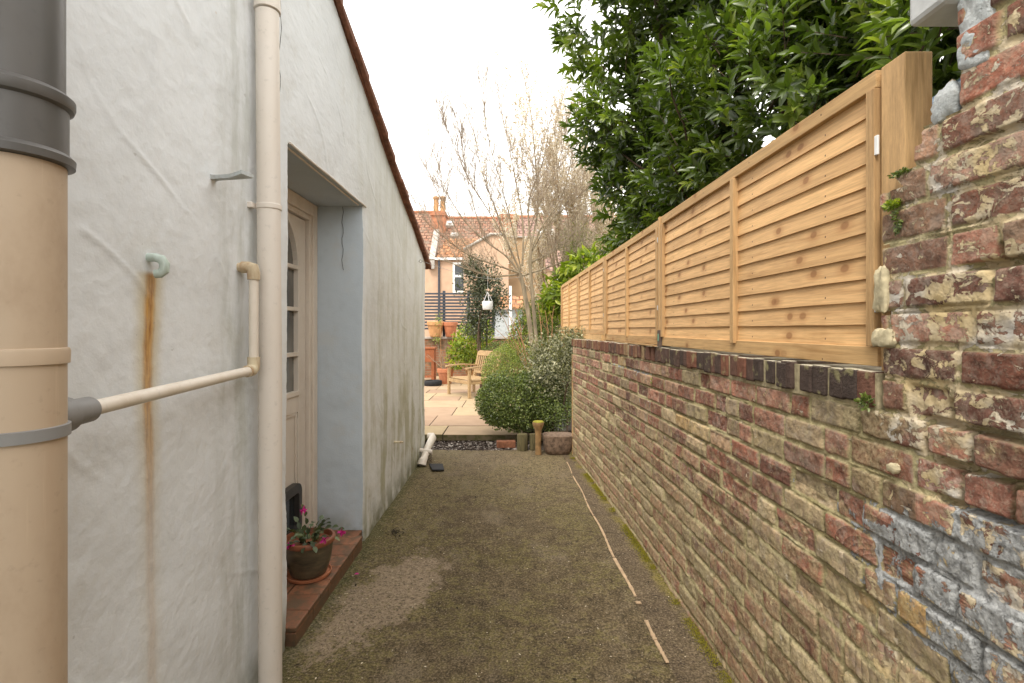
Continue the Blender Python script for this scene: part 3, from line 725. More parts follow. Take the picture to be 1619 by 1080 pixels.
# ------------------------------------------------------------------ FENCE
FY = [1.336, 3.144, 4.74, 6.31, 7.92]
FXa, FXb = .968, .772
def fx(y): return FXa+(FXb-FXa)*(y-FY[0])/(FY[-1]-FY[0])
fang = math.atan((FXb-FXa)/(FY[-1]-FY[0]))
ZB = [1.402, 1.405, 1.45, 1.50]; ZT = 2.185
pl = ['nearest long fence panel beside the flaking brick pier', 'second fence panel, just beyond the post with the dark foot',
      'third fence panel, short and half way along the alley', 'farthest fence panel, ending among the garden shrubs']
for i in range(4):
    y0, y1 = FY[i]+(.012 if i == 0 else .035), FY[i+1]-.035
    zb = ZB[i]; zt = ZT+random.uniform(-.004, .004); L = y1-y0
    Tm = Matrix.Translation((fx(y0), y0, 0)) @ Matrix.Rotation(-fang, 4, 'Z')
    t = thing('timber_fence', (fx((y0+y1)/2), (y0+y1)/2, zb), pl[i], 'fence panel', 'orange larch lap fence panels on the brick wall')
    f = MB(); f.rn = random.random(); f.box(-.004, .034, 0, L, zt-.046, zt, Tm); f.build('top_rail', M['rail'], t, bevel=.002); f = MB(); f.rn = random.random()
    f.box(.0, .036, 0, L, zb, zb+.052, Tm)
    f.build('bottom_rail', M['rail'], t, bevel=.002)
    f = MB()
    f.rn = .3; f.box(-.010, .030, 0, .030, zb+.053, zt-.047, Tm); f.build('side_batten', M['post'], t, bevel=.002)
    f = MB(); f.rn = .7; f.box(-.010, .030, L-.03, L, zb+.053, zt-.047, Tm); f.build('side_batten', M['post'], t, bevel=.002)
    f = MB(); f.rn = .5; mid = L/2 if i else 2.164-y0
    f.box(-.012, .020, mid-.016, mid+.016, zb+.04, zt-.047, Tm); f.build('middle_batten', M['post'], t, bevel=.002)
    f = MB(); nb = 11; span = (zt-.04)-(zb+.05); ph = span/nb
    for k in range(nb):
        z1 = zb+.05+ph*(k+1)+.010; z0 = zb+.05+ph*k-.002; f.rn = random.random()
        ns = 24; vs = []; fs = []
        for j in range(ns+1):
            yy_ = .012+(L-.024)*j/ns; wv = .0025*float(fbm(yy_*5+k*9, k*3.1+i*7, 2, 3))
            for (dx, z) in ((.007, z0+wv), (.020, z0+wv), (.024, z1), (.0155, z1)): vs.append(Tm @ Vector((dx, yy_, z)))
        for j in range(ns):
            for q in range(4): fs.append((j*4+q, (j+1)*4+q, (j+1)*4+(q+1) % 4, j*4+(q+1) % 4))
        f.add([tuple(v) for v in vs], fs)
    f.build('boards', M['fence'], t)
post_l = ['thick end fence post with a knot beside the flaking brick pier', 'slim fence post with a dark foot and green paint mark', 'slim fence post between the second and third panels',
          'slim fence post between the third and farthest panels', 'last fence post by the shrubs']
for i, y in enumerate(FY):
    if i == 0:
        t = thing('fence_post', (1.0, 1.29, 1.39), post_l[0], 'fence post'); f = MB(); f.rn = .37; f.box(.9665, 1.035, 1.252, 1.334, 1.392, 2.185)
        f.build('timber', M['post'], t, bevel=.003)
        f = MB(); f.box(.959, .9655, 1.337, 1.352, 1.96, 2.012); f.build('clip', M['whitemetal'], t, bevel=.002); f = MB(); f.box(.959, .9655, 1.337, 1.352, 1.545, 1.59); f.build('clip', M['whitemetal'], t, bevel=.002)
        continue
    t = thing('fence_post', (fx(y), y, 1.39), post_l[i], 'fence post', 'slim posts between the fence panels')
    f = MB(); f.rn = random.random()
    zb = 1.395 if i < 4 else .1
    f.box(fx(y)-.014, fx(y)+.055, y-.032, y+.0, zb+(.10 if i == 1 else 0), ZT-.015+(.02 if i == 1 else 0)); f.build('timber', M['post'], t, bevel=.003)
    if i == 1:
        f = MB(); f.box(fx(y)-.017, fx(y)+.055, y-.036, y+.004, zb-.001, zb+.101); f.build('metal_foot', M['metal_foot'], t, bevel=.003)
        f = MB(); f.box(fx(y)-.0185, fx(y)-.0171, y-.029, y-.012, zb+.035, zb+.078); f.build('paint_mark', M['green_tag'], t)
    if i < 3:
        for z in (1.62, 2.04): f = MB(); f.box(fx(y)-.013, fx(y)-.0095, y+.005, y+.018, z, z+.03); f.build('clip', M['galv'], t)
# gravel board wedge under panels 2..4
f = MB()
for i in (1, 2, 3):
    f.rn = random.random(); f.box(fx(FY[i])+.012 if 0 else fx(FY[i+1])+.015, fx(FY[i+1])+.035, FY[i]+.01, FY[i+1]-.034, 1.395, ZB[i]-.002)
gb = f.build('gravel_board', M['rail'], None, (.87, 5, 1.39)); tag(gb, 'pale timber boards filling the gap between the brick coping and the far fence panels', 'timber board')

# ------------------------------------------------------------------ HOUSE (left)
def lw(y): return -1.069+.0046*y
OY0, OY1, OZ = 2.40, 3.61, 2.375
def verge(y): return 3.40+.364*(3.04-y)
HE = 6.10
house = thing('house', (-3, 3, 0), 'pale blue rendered single storey house side with a white back door', 'house')
def disp(y, z, a=1.0):
    d = .018*fbm(y*1.3, z*1.3, 3, 3)+.0042*fbm(y*4, z*4, 7, 3)+.0014*fbm(y*16, z*16, 9, 3)+.0016*fbm(y*60, z*60, 19, 2)
    # trowel ridges
    t = z+.9*y+.25*fbm(y*2, z*2, 14, 2); rid = np.exp(-((np.modf(np.abs(t)*1.9)[0]-.5)/.02)**2)*sstep(.0, .3, fbm(y*3, z*3, 25, 2)); d = d+.004*rid
    return d*a
def house_patch(y0, y1, zlo, topf, dy=.012, nz=None, ex=1):
    ys = np.linspace(y0, y1, max(2, int((y1-y0)/dy))); nz = nz or int(3.6/dy)
    t = np.linspace(0, 1, nz); Y, Tt = np.meshgrid(ys, t, indexing='ij')
    top = topf(Y); Z = zlo+(top-zlo)*Tt
    fade = np.ones_like(Y)
    if y0 == OY1: fade = np.minimum(fade, sstep(OY1, OY1+.03, Y)*.9+.1)
    X = lw(Y)+disp(Y, Z)*1.0
    if y0 == OY0 or True:
        e = np.minimum(np.abs(Y-OY0), np.abs(Y-OY1)); rd = sstep(.016, .0, e)*(Z < OZ+.0)
        X = X-.010*rd**2
    return np.stack([X, Y, Z], -1).reshape(-1, 3), grid_faces(len(ys), nz)
VV = []; FF = []; b = 0
for a in ((-1.5, .6, -.03, verge, .03), (.6, OY0, -.03, verge, .0075), (OY0, OY1, OZ, verge, .012), (OY1, HE, -.03, verge, .012)):
    V, Fc = house_patch(*a); VV.append(V); FF.append(Fc+b); b += len(V)
link('wall', npmesh('wall', np.concatenate(VV), FF), M['wall'], house)
# far end wall, back walls
mb = MB(); xe = lw(HE)
mb.add([(xe-.02, HE-.004, -.03), (-6, HE-.004, -.03), (-6, HE-.004, verge(HE)), (xe-.02, HE-.004, verge(HE))], [(0, 1, 2, 3)])
mb.add([(-6, HE, -.03), (-6, -1.5, -.03), (-6, -1.5, verge(-1.5)), (-6, HE, verge(HE))], [(0, 1, 2, 3)])
mb.add([(-1.07, -1.5, -.03), (-6, -1.5, -.03), (-6, -1.5, verge(-1.5)), (-1.07, -1.5, verge(-1.5))], [(3, 2, 1, 0)])
mb.build('end_wall', M['wall'], house)
# reveals and soffit
DX = -1.37
def sheet(name, P, n1, n2, mat, seed, amp=.004):
    a, b_, c, d = [np.array(p) for p in P]; u, v = np.meshgrid(np.linspace(0, 1, n1), np.linspace(0, 1, n2), indexing='ij')
    u = u[..., None]; v = v[..., None]
    Q = (a*(1-u)+b_*u)*(1-v)+(d*(1-u)+c*u)*v; nn = np.cross(b_-a, d-a); nn = nn/np.linalg.norm(nn)
    ed = np.clip(np.minimum(np.minimum(u, 1-u), np.minimum(v, 1-v))*12, 0, 1)
    Q = Q+nn*(amp*fbm(u[..., 0]*6+seed, v[..., 0]*12, seed, 4)[..., None])*ed
    return link(name, npmesh(name, Q.reshape(-1, 3), [grid_faces(n1, n2)]), mat, house)
w1 = lw(OY1); w0 = lw(OY0)
def facex(y, z): return float(lw(y)+disp(np.array([y]), np.array([z]))[0])
for (yy_, nm, sg) in ((OY1, 'reveal', 1), (OY0, 'reveal', -1)):
    n = 200; zs_ = np.linspace(-.03, OZ, n); xf = lw(yy_)+disp(np.full(n, yy_), zs_)-.010
    u = np.linspace(0, 1, 24); Xr = xf[None, :]*(1-u[:, None])+(DX-.03)*u[:, None]; Zr = np.broadcast_to(zs_[None], Xr.shape)
    Yr = yy_+.004*fbm(Xr*9, Zr*9, 5, 4)*np.clip(u[:, None]*10, 0, 1)+0*Xr-(.0 if sg > 0 else 0)
    f_ = grid_faces(24, n); f_ = f_ if sg > 0 else f_[:, ::-1]
    link('reveal', npmesh('reveal', np.stack([Xr, Yr, Zr], -1).reshape(-1, 3), [f_]), M['reveal'], house)
n = 60; yq = np.linspace(OY0, OY1, n); xf = lw(yq)+disp(yq, np.full(n, OZ)); u = np.linspace(0, 1, 16)
Xr = xf[None]*(1-u[:, None])+(DX-.03)*u[:, None]; Yr = np.broadcast_to(yq[None], Xr.shape); Zr = OZ+.003*fbm(Xr*8, Yr*8, 4)*np.clip(u[:, None]*8, 0, 1)
link('soffit', npmesh('soffit', np.stack([Xr, Yr, Zr], -1).reshape(-1, 3), [grid_faces(16, n)]), M['reveal'], house)
# bead along the lintel
mb = MB(); pts = [(facex(yv, OZ)+.004, yv, OZ+.004+.002*math.sin(yv*9)) for yv in np.linspace(OY0+.0, OY1+.05, 14)]
mb.tube(pts, .006, 6); mb.tube([(p[0]-.03, p[1], OZ-.004) for p in pts[:-1]], .005, 6)
mb.build('lintel_bead', M['white_pipe'], house, smooth=True)
# hairline cracks
mb = MB()
for (y0, z0, y1, z1, am) in ((2.33, 3.2, 2.30, 2.42, .012),):
    pts = []
    for i in range(18):
        u = i/17; yv = y0+(y1-y0)*u+am*math.sin(u*19)*.6+random.uniform(-am, am)*.4; zv = z0+(z1-z0)*u
        pts.append((facex(yv, zv)+.0005, yv, zv))
    if z1 < 2.5: mb.tube(pts, .0014, 4)
mb.build('crack', simple('crack', (.06, .055, .05), 1, .2), house); mb = MB()
xr = -1.20
pts = [(xr+.006*math.sin(i*1.7), OY1-.0035, 2.37-.45*i/12) for i in range(13)]; mb.tube(pts, .0016, 4)
mb.build('crack', simple('crack', (.06, .055, .05), 1, .2), house)
# doorstep (quarry tiles)
mb = MB(); random.seed(4)
ysx = np.linspace(OY0+.012, 3.50, 8)
for i in range(7):
    for (x0, x1) in ((-1.20, -1.022), (-1.362, -1.205)):
        mb.rn = random.random(); a = ysx[i]+.0015; b_ = ysx[i+1]-.0015
        mb.box(x0, x1-.002, a, b_, .06, .087+random.uniform(-.001, .001))
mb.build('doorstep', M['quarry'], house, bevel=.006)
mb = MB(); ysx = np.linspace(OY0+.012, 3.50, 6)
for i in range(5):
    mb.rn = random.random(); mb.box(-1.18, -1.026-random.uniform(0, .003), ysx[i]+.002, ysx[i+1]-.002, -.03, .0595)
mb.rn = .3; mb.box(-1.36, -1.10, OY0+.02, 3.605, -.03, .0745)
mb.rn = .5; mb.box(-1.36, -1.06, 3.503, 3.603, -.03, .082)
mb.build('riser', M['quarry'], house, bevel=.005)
# door frame
mb = MB()
mb.box(DX-.10, DX-.005, OY1-.075, OY1-.006, .07, OZ-.004); mb.box(DX-.10, DX-.02, OY1-.112, OY1-.0755, .07, OZ-.05)
mb.box(DX-.10, DX-.005, OY0+.006, OY0+.075, .07, OZ-.004); mb.box(DX-.10, DX-.005, OY0+.0755, OY1-.0755, OZ-.09, OZ-.004)
mb.box(DX-.10, DX-.02, OY0+.0755, OY1-.1125, OZ-.125, OZ-.0905)
mb.build('door_frame', M['frame'], house, bevel=.005)
# door
D0, D1 = OY0+.085, OY1-.122; DZ1 = OZ-.132; dx = DX-.045
door = bpy.data.objects.new('door', None); col.objects.link(door); door.parent = house; ORG[door.name] = ORG[house.name]
door['label'] = 'cream back door with an arched glazed top and a cat flap'
G0, G1 = D0+.13, D1-.115; gc = (G0+G1)/2; gr = (G1-G0)/2; ZS = 1.905; ZGB = 1.07
mb = MB()
def strip_arch(rin, rout, x0, x1):
    n = 20
    for i in range(n):
        a, b_ = math.pi*i/n, math.pi*(i+1)/n
        P = [(gc+rin*math.cos(a), ZS+rin*math.sin(a)), (gc+rout*math.cos(a), ZS+rout*math.sin(a)), (gc+rout*math.cos(b_), ZS+rout*math.sin(b_)), (gc+rin*math.cos(b_), ZS+rin*math.sin(b_))]
        vs = [(x0, p[0], p[1]) for p in P]+[(x1, p[0], p[1]) for p in P]
        mb.add(vs, [(0, 1, 2, 3), (7, 6, 5, 4), (0, 4, 5, 1), (1, 5, 6, 2), (2, 6, 7, 3), (3, 7, 4, 0)])
# leaf around the arch : columns from arch to the head
n = 24
for i in range(n):
    a, b_ = math.pi*i/n, math.pi*(i+1)/n
    P = [(gc+gr*math.cos(a), ZS+gr*math.sin(a)), (gc+gr*math.cos(a), DZ1), (gc+gr*math.cos(b_), DZ1), (gc+gr*math.cos(b_), ZS+gr*math.sin(b_))]
    vs = [(dx-.04, p[0], p[1]) for p in P]+[(dx, p[0], p[1]) for p in P]
    mb.add(vs, [(0, 1, 2, 3), (7, 6, 5, 4), (3, 7, 4, 0)])
mb.box(dx-.04, dx, G1, D1, .08, DZ1); mb.box(dx-.04, dx, D0, G0, .08, DZ1)
mb.box(dx-.04, dx-.0003, G0, G1, .955, ZGB); mb.box(dx-.04, dx-.0003, G0, G1, .08, .15); mb.box(dx-.04, dx-.012, G0, G1, .15, .955)
for z in (.15, .955-.02): mb.box(dx-.011, dx-.004, G0+.012, G1-.012, z+.0, z+.02)
mb.box(dx-.011, dx-.004, G1-.032, G1-.012, .17, .935)
mb.build('leaf', M['door'], door, bevel=.003)
mb = MB()
strip_arch(gr-.030, gr+.012, dx-.03, dx+.012)
for (z, t) in ((ZS-.012, .026), (1.62, .026), (1.325, .026), (ZGB-.004, .03)): mb.box(dx-.03, dx+.010, G0, G1, z, z+t)
mb.box(dx-.03, dx+.009, G1-.022, G1+.004, ZGB, ZS); mb.box(dx-.03, dx+.009, G0-.004, G0+.022, ZGB, ZS)
for yv in (G0+(G1-G0)/3, G0+2*(G1-G0)/3): mb.box(dx-.03, dx+.006, yv-.011, yv+.011, ZGB, ZS+.2)
mb.build('glazing_bar', M['door'], door, bevel=.003)
mb = MB(); mb.box(dx-.028, dx-.022, G0, G1, ZGB, ZS)
pts = [(gc+gr*math.cos(math.pi*i/20), ZS+gr*math.sin(math.pi*i/20)) for i in range(21)]
mb.add([(dx-.022, p[0], p[1]) for p in pts], [tuple(range(21))])
mb.build('glass', M['door_glass'], door)
# cat flap
mb = MB(); C0, C1 = G1-.34, G1-.008; zc0, zc1 = .165, .50
def rrect(cy, cz, hy, hz, r, n=5):
    pts = []
    for (sx, sz, a0) in ((1, 1, 0), (-1, 1, 90), (-1, -1, 180), (1, -1, 270)):
        for i in range(n+1):
            a = R(a0+90*i/n); pts.append((cy+sx*(hy-r)+r*math.cos(a), cz+sz*(hz-r)+r*math.sin(a)))
    return pts
def ring(po, pi, x0, x1):
    n = len(po); vs = [(x0, *p) for p in po]+[(x1, *p) for p in po]+[(x1, *p) for p in pi]+[(x0, *p) for p in pi]
    fs = []
    for i in range(n):
        j = (i+1) % n
        fs += [(i, j, n+j, n+i), (n+i, n+j, 2*n+j, 2*n+i), (2*n+i, 2*n+j, 3*n+j, 3*n+i)]
    mb.add(vs, fs)
cy, cz = (C0+C1)/2, (zc0+zc1)/2
ring(rrect(cy, cz, .165, .168, .06), rrect(cy, cz-.01, .118, .118, .03), dx-.012, dx+.03)
mb.build('cat_flap', M['flap'], door, bevel=.004)
flap = [o for o in door.children if o.name.startswith('cat_flap')][0]
mb = MB(); mb.box(dx-.0105, dx-.004, cy-.12, cy+.12, cz-.13, cz+.11); mb.build('flap_pane', M['glass'], flap)
# roof verge
mb = MB(); random.seed(5)
sl = math.atan(.364); nt = 30
yv0 = HE+.12; step = .285
k = 0
y1 = yv0
while y1 > -1.6:
    y0 = y1-step*math.cos(sl); lift = .028
    zt1 = verge(y1)+.012; zt0 = verge(y0)+.012
    jx = random.uniform(-.006, .006); xo = lw(y1)+.052+jx
    # each tile course: nearly flat slab tilted so its lower end kicks up
    for (xa, xb, top) in ((xo-.035, xo, .07), (xo-1.2, xo-.036, .03)):
        vs = [(xa, y0, zt0-.01), (xb, y0, zt0-.01), (xb, y1+.03, zt1-.02), (xa, y1+.03, zt1-.02), (xa, y0, zt0+top*.45), (xb, y0, zt0+top*.45), (xb, y1+.03, zt1+top*.55+.012), (xa, y1+.03, zt1+top*.55+.012)]
        mb.add(vs, [(0, 3, 2, 1), (4, 5, 6, 7), (0, 1, 5, 4), (1, 2, 6, 5), (2, 3, 7, 6), (3, 0, 4, 7)])
    y1 = y0
rf = mb.build('verge_tiles', M['tile'], house, bevel=.008)
mb = MB(); mb.add([(-6.1, HE+.12, verge(HE+.12)+.02), (-2.2, HE+.12, verge(HE+.12)+.02), (-2.2, -1.6, verge(-1.6)+.02), (-6.1, -1.6, verge(-1.6)+.02),
                   (-6.1, HE+.12, verge(HE+.12)-.03), (-2.2, HE+.12, verge(HE+.12)-.03), (-2.2, -1.6, verge(-1.6)-.03), (-6.1, -1.6, verge(-1.6)-.03)],
                  [(0, 1, 2, 3), (7, 6, 5, 4), (0, 4, 5, 1), (2, 6, 7, 3)]); mb.build('roof', M['tile'], house)

# ------------------------------------------------------------------ PIPES on the left
SX, SY, SR = -.90, .919, .074
t = thing('soil_pipe', (SX, SY, 0), 'thick cream soil pipe with grey upper length at left edge', 'soil pipe')
mb = MB(); mb.lathe([(SR, 0), (SR, 1.80)], (SX, SY, 0), 96); mb.build('cream_pipe', M['cream_pipe'], t, smooth=True)
mb = MB(); mb.lathe([(SR+.0012, 1.801), (SR+.012, 1.803), (SR+.013, 1.816), (SR+.007, 1.823), (SR+.003, 1.825), (SR+.003, 1.905), (SR+.010, 1.909), (SR+.0125, 1.916), (SR+.0125, 1.927), (SR+.004, 1.935), (SR-.002, 1.938), (SR-.002, 3.4)], (SX, SY, 0), 96)
mb.build('grey_coupling', M['grey_pipe'], t, smooth=True)
zb = PZ(560, 1.0)-.003
mb = MB(); mb.lathe([(SR+.001, zb-.012), (SR+.0042, zb-.011), (SR+.005, zb+.012), (SR+.0035, zb+.017), (SR+.001, zb+.018)], (SX, SY, 0), 96); mb.build('band', M['cream_pipe'], t, smooth=True)
mb = MB(); mb.lathe([(SR+.001, 1.302), (SR+.0055, 1.303), (SR+.0055, 1.324), (SR+.001, 1.325)], (SX, SY, 0), 96); mb.build('strap', M['grey_band'], t, smooth=True)
b0 = Vector((-.907, .985, 1.3255)); b1 = Vector((-.9176, 1.103, 1.327)); w1_ = Vector((-1.0, 1.955, 1.343))
mb = MB(); dB = (b1-b0).normalized(); mb.tube([b0, b0+dB*.055, b0+dB*.056, b1], [.036, .036, .0285, .0275], 32)
mb.build('boss', M['grey_band'], t, smooth=True)
t = thing('waste_pipe', (-1.0, 1.95, 1.34), 'slim white waste pipe sloping across the blue wall', 'waste pipe')
mb = MB(); mb.tube([b0+dB*.1, w1_], .0172, 24); mb.build('sloping_pipe', M['waste'], t, smooth=True)
mb = MB(); mb.tube([w1_-Vector((-.003, .04, .0007)), w1_, w1_+Vector((-.001, .012, .006)), w1_+Vector((-.001, .018, .022)), w1_+Vector((-.001, .018, .05))], [.0225, .0225, .023, .0225, .0225], 20)
mb.build('lower_elbow', M['old_fitting'], t, smooth=True)
vx, vy = w1_.x-.001, w1_.y+.018
ze = PZ(430, vy)
mb = MB(); mb.tube([(vx, vy, w1_.z+.04), (vx, vy, ze)], .0172, 24); mb.build('upright_pipe', M['waste'], t, smooth=True)
mb = MB(); mb.tube([(vx, vy, ze-.03), (vx, vy, ze-.004), (vx-.004, vy, ze+.014), (vx-.02, vy, ze+.018), (vx-.045, vy-.002, ze+.018)], [.0225, .0235, .024, .0225, .0225], 20)
mb.build('upper_elbow', M['old_fitting'], t, smooth=True)
mb = MB(); mb.tube([(vx-.03, vy, ze+.018), (lw(vy)-.02, vy-.005, ze+.018)], .0175, 20); mb.build('stub', M['old_fitting'], t, smooth=True)
# downpipe
PXc, PYc, PR = -.985, 2.075, .0445
t = thing('downpipe', (PXc, PYc, 0), 'round off-white rainwater downpipe standing beside the door opening', 'downpipe')
mb = MB(); mb.tube([(PXc-.0, PYc+.0, 0.0), (PXc+.0, PYc, 1.2), (PXc-.012, PYc, 2.79)], PR, 48); mb.build('pipe', M['white_pipe'], t, smooth=True)
mb = MB(); mb.lathe([(PR+.001, 0), (PR+.006, .002), (PR+.006, .02), (PR+.0045, .05), (PR+.003, .5), (PR+.006, .9)], (PXc-.012, PYc, 2.795), 48); mb.build('upper_socket', M['white_pipe'], t, smooth=True)
def clip(z, dxx):
    mb = MB(); mb.lathe([(PR+.0, -.011), (PR+.004, -.010), (PR+.004, .010), (PR, .011)], (PXc+dxx, PYc, z), 48)
    mb.box(lw(PYc)-.02, PXc-PR-.004, PYc-.052, PYc-.02, z-.011, z+.011)
    mb.build('clip', M['white_pipe'], t, bevel=.002, smooth=True)
clip(PZ(328, PYc), -.006)
# overflow elbow
yo = 1.482; t0 = PZ(413, yo)
xw = facex(yo, t0)
mb = MB(); c = Vector((xw+.008, yo, t0+.010))
pts = [c+Vector((-.03, 0, 0)), c+Vector((.012, 0, .001)), c+Vector((.028, .004, -.004)), c+Vector((.036, .006, -.018)), c+Vector((.034, .006, -.036)), c+Vector((.024, .003, -.046)), c+Vector((.012, 0, -.047))]
mb.tube(pts, [.0125, .0125, .0135, .014, .014, .013, .0125], 20)
e = mb.build('overflow_pipe', M['verd'], None, (xw, yo, t0), smooth=True); tag(e, 'small verdigris overflow elbow above the rust streak on the wall', 'overflow pipe')
# old gutter bracket
yb_ = 1.80; zb_ = PZ(278, yb_); xw = facex(yb_, zb_)
mb = MB(); Tm = Matrix.Translation((xw, yb_, zb_)) @ Matrix.Rotation(R(-14), 4, 'Z')
n = 10
for i in range(n):
    u0, u1 = i/n, (i+1)/n
    def pr(u): return (.012+.016*max(0, (u-.6)/.4)) if u > .15 else .018
    h0, h1 = .010+.014*max(0, .35-u0), .010+.014*max(0, .35-u1)
    xx0, xx1 = -.02+.165*u0, -.02+.165*u1; w0_, w1b = pr(u0), pr(u1); s0, s1 = -.006*math.sin(u0*3), -.006*math.sin(u1*3)
    vs = [Tm @ Vector(v) for v in ((xx0, -w0_, s0-h0), (xx1, -w1b, s1-h1), (xx1, w1b, s1-h1), (xx0, w0_, s0-h0), (xx0, -w0_, s0+.003), (xx1, -w1b, s1+.003), (xx1, w1b, s1+.003), (xx0, w0_, s0+.003))]
    mb.add(vs, [(0, 3, 2, 1), (4, 5, 6, 7), (0, 1, 5, 4), (2, 3, 7, 6)]+([(1, 2, 6, 5)] if i == n-1 else [])+([(0, 4, 7, 3)] if i == 0 else []))
e = mb.build('pipe_bracket', M['steel_paint'], None, (xw, yb_, zb_)); tag(e, 'old grey painted metal bracket sticking out of the upper wall', 'bracket')
# little stub pipe low on the far wall
yv = lw(4.3)/PX(622, 1.0)/1.0; yv = -(-1.05)/(CX-622)*F; zv = PZ(699, yv)
mb = MB(); mb.tube([(lw(yv)-.01, yv, zv), (lw(yv)+.085, yv+.0, zv)], .0105, 12); e = mb.build('stub_pipe', M['old_fitting'], None, (lw(yv), yv, zv), smooth=True)
tag(e, 'thin horizontal stub of pipe low on the stained far wall', 'stub pipe')
# outlet pipe at the corner
t = thing('drain_outlet', (-1.0, 5.7, 0), 'white plastic drain pipe bend at the foot of the house corner', 'drain pipe')
ya, yb2 = 6.25, 5.62
pa = (PX(683, ya), ya, PZ(690, ya)); pb = (PX(668, yb2), yb2, PZ(729, yb2))
mb = MB(); mb.tube([(pa[0]-.05, pa[1]+.01, pa[2]+.0), pa, (pa[0]+.012, pa[1]-.03, pa[2]-.015), ((pa[0]+pb[0])/2, (pa[1]+pb[1])/2, (pa[2]+pb[2])/2), (pb[0]+.01, pb[1]+.03, pb[2]+.012), pb, (pb[0]-.006, pb[1]-.02, pb[2]-.04)], [.040, .046, .046, .040, .040, .047, .05], 24)
mb.build('pipe', M['waste'], t, smooth=True)
mb = MB(); yc_ = 5.8; mb.tube([(PX(660, yc_), yc_, PZ(711, yc_)+.0), (PX(684, yc_), yc_-.02, PZ(714, yc_))], .024, 20); mb.build('branch', M['waste'], t, smooth=True)
mb = MB()
for k in range(5):
    pts = [(-.93+.03*math.sin(k*2+i*1.3), 5.72+.03*math.cos(k+i), .012+.022*i) for i in range(5)]; mb.tube(pts, .003, 5)
mb.build('wire_guard', M['darkbark'], t)
mb = MB(); y0_, y1_ = 5.38, 5.62  # black slab put in for the shade inside the open gully
pts = [(PX(684, y0_), y0_), (PX(702, y0_), y0_), (PX(700, y1_), y1_), (PX(678, y1_), y1_)]
mb.add([(p[0], p[1], .008) for p in pts]+[(p[0], p[1], .02) for p in pts], [(4, 5, 6, 7), (0, 1, 5, 4), (1, 2, 6, 5), (2, 3, 7, 6), (3, 0, 4, 7)])
e = mb.build('gully_hole', M['black'], None, (-.85, 5.5, 0)); tag(e, 'small black slab for the shade in the gully hole on the ground beside the white drain pipe', 'gully hole')

# ------------------------------------------------------------------ POT WITH FLOWERING CACTUS
pc = Vector((-1.168, 2.93, .0885))
t = thing('plant_pot', pc, 'brown glazed pot with terracotta rim on a saucer on the doorstep', 'plant pot')
mb = MB(); mb.lathe([(.085, .012), (.098, .02), (.118, .08), (.129, .15), (.132, .192)], pc, 48); mb.build('bowl', M['glaze'], t, smooth=True)
mb = MB(); mb.lathe([(.131, .193), (.143, .196), (.146, .208), (.142, .219), (.128, .222), (.122, .205), (.118, .18)], pc, 48); mb.build('rim', M['rim'], t, smooth=True)
mb = MB(); mb.lathe([(.10, .0), (.118, .004), (.124, .022), (.119, .022), (.112, .010)], pc, 48); mb.build('saucer', M['terracotta'], t, smooth=True)
mb = MB(); mb.lathe([(.120, .180), (.10, .186), (.05, .192), (.0, .193)], pc, 24); mb.build('soil', M['soil'], t)
t = thing('cactus_plant', pc+Vector((0, 0, .18)), 'christmas cactus with drooping segments and magenta flowers in the doorstep pot', 'plant')
Ps = []; Ds = []; Us = []; tips = []
random.seed(12)
for k in range(17):
    a = 2*math.pi*k/17+random.uniform(-.2, .2); e0 = random.uniform(.5, 1.2); p = pc+Vector((math.cos(a)*.03, math.sin(a)*.03, .19)); d = Vector((math.cos(a)*math.cos(e0), math.sin(a)*math.cos(e0), math.sin(e0)))
    if k % 4 == 0: d = Vector((d.x*.5, d.y*.5, 1)).normalized()
    for j in range(random.choice([3, 4, 5, 6])):
        Ps.append(p); Ds.append(d); Us.append(Vector((random.uniform(-1, 1), random.uniform(-1, 1), 1.5)))
        p = p+d*.038; d = (d+Vector((random.uniform(-.15, .15), random.uniform(-.15, .15), -.32))).normalized()
    tips.append((p, d))
V, Fs, r = leaves(np.array(Ps), np.array(Ds), np.array(Us), .044, .030, TD)
link('segments', npmesh('segments', V, Fs, {'rnd': r}, True), M['cactus'], t)
def flower(c, d, s=.030):
    n = 14; P = np.tile(np.array(c), (n, 1)); D = np.array(d)*1.1+rdir(n)*.9
    V, Fs, r = leaves(P, D, rdir(n), s, s*.42, TD); return V, Fs, r
fl = [tuple(PXZ) for PXZ in ((PX(478, 2.85), 2.85, PZ(806, 2.85)), (PX(513, 2.80), 2.80, PZ(853, 2.80)), (PX(541, 2.86), 2.86, PZ(841, 2.86)), (PX(459, 2.80), 2.80, PZ(864, 2.80)))]
for q in fl:
    base = pc+Vector((0, 0, .2)); dq = (Vector(q)-base)
    Ps = [base+dq*u+Vector((0, 0, .05*math.sin(u*3.1))) for u in (.1, .3, .5, .7, .88)]; Ds = [dq+Vector((0, 0, .04*(1-2*u))) for u in (.1, .3, .5, .7, .88)]
    V, Fs, r = leaves(np.array([list(p) for p in Ps]), np.array([list(p) for p in Ds]), np.tile([.2, -.5, 1.], (5, 1)), .044, .028, TD)
    link('stem', npmesh('stem', V, Fs, {'rnd': r}, True), M['cactus'], t)
    V, Fs, r = flower(q, (0, -.2, .1)); link('flower', npmesh('flower', V, Fs, {'rnd': r}, False), M['pink'], t)
# fallen pink petal
V, Fs, r = leaves(np.array([[PX(560, 3.09), 3.09, .012]]*3), np.array([[1, .2, .1], [.8, -.3, .3], [1, .5, .2]]), np.tile([0, 0, 1.], (3, 1)), .03, .014, TD)
e = link('fallen_flower', npmesh('fallen_flower', V, Fs, {'rnd': r}, False), M['pink'], None, (PX(560, 3.09), 3.09, .01)); tag(e, 'single fallen magenta flower lying on the concrete near the doorstep', 'flower')

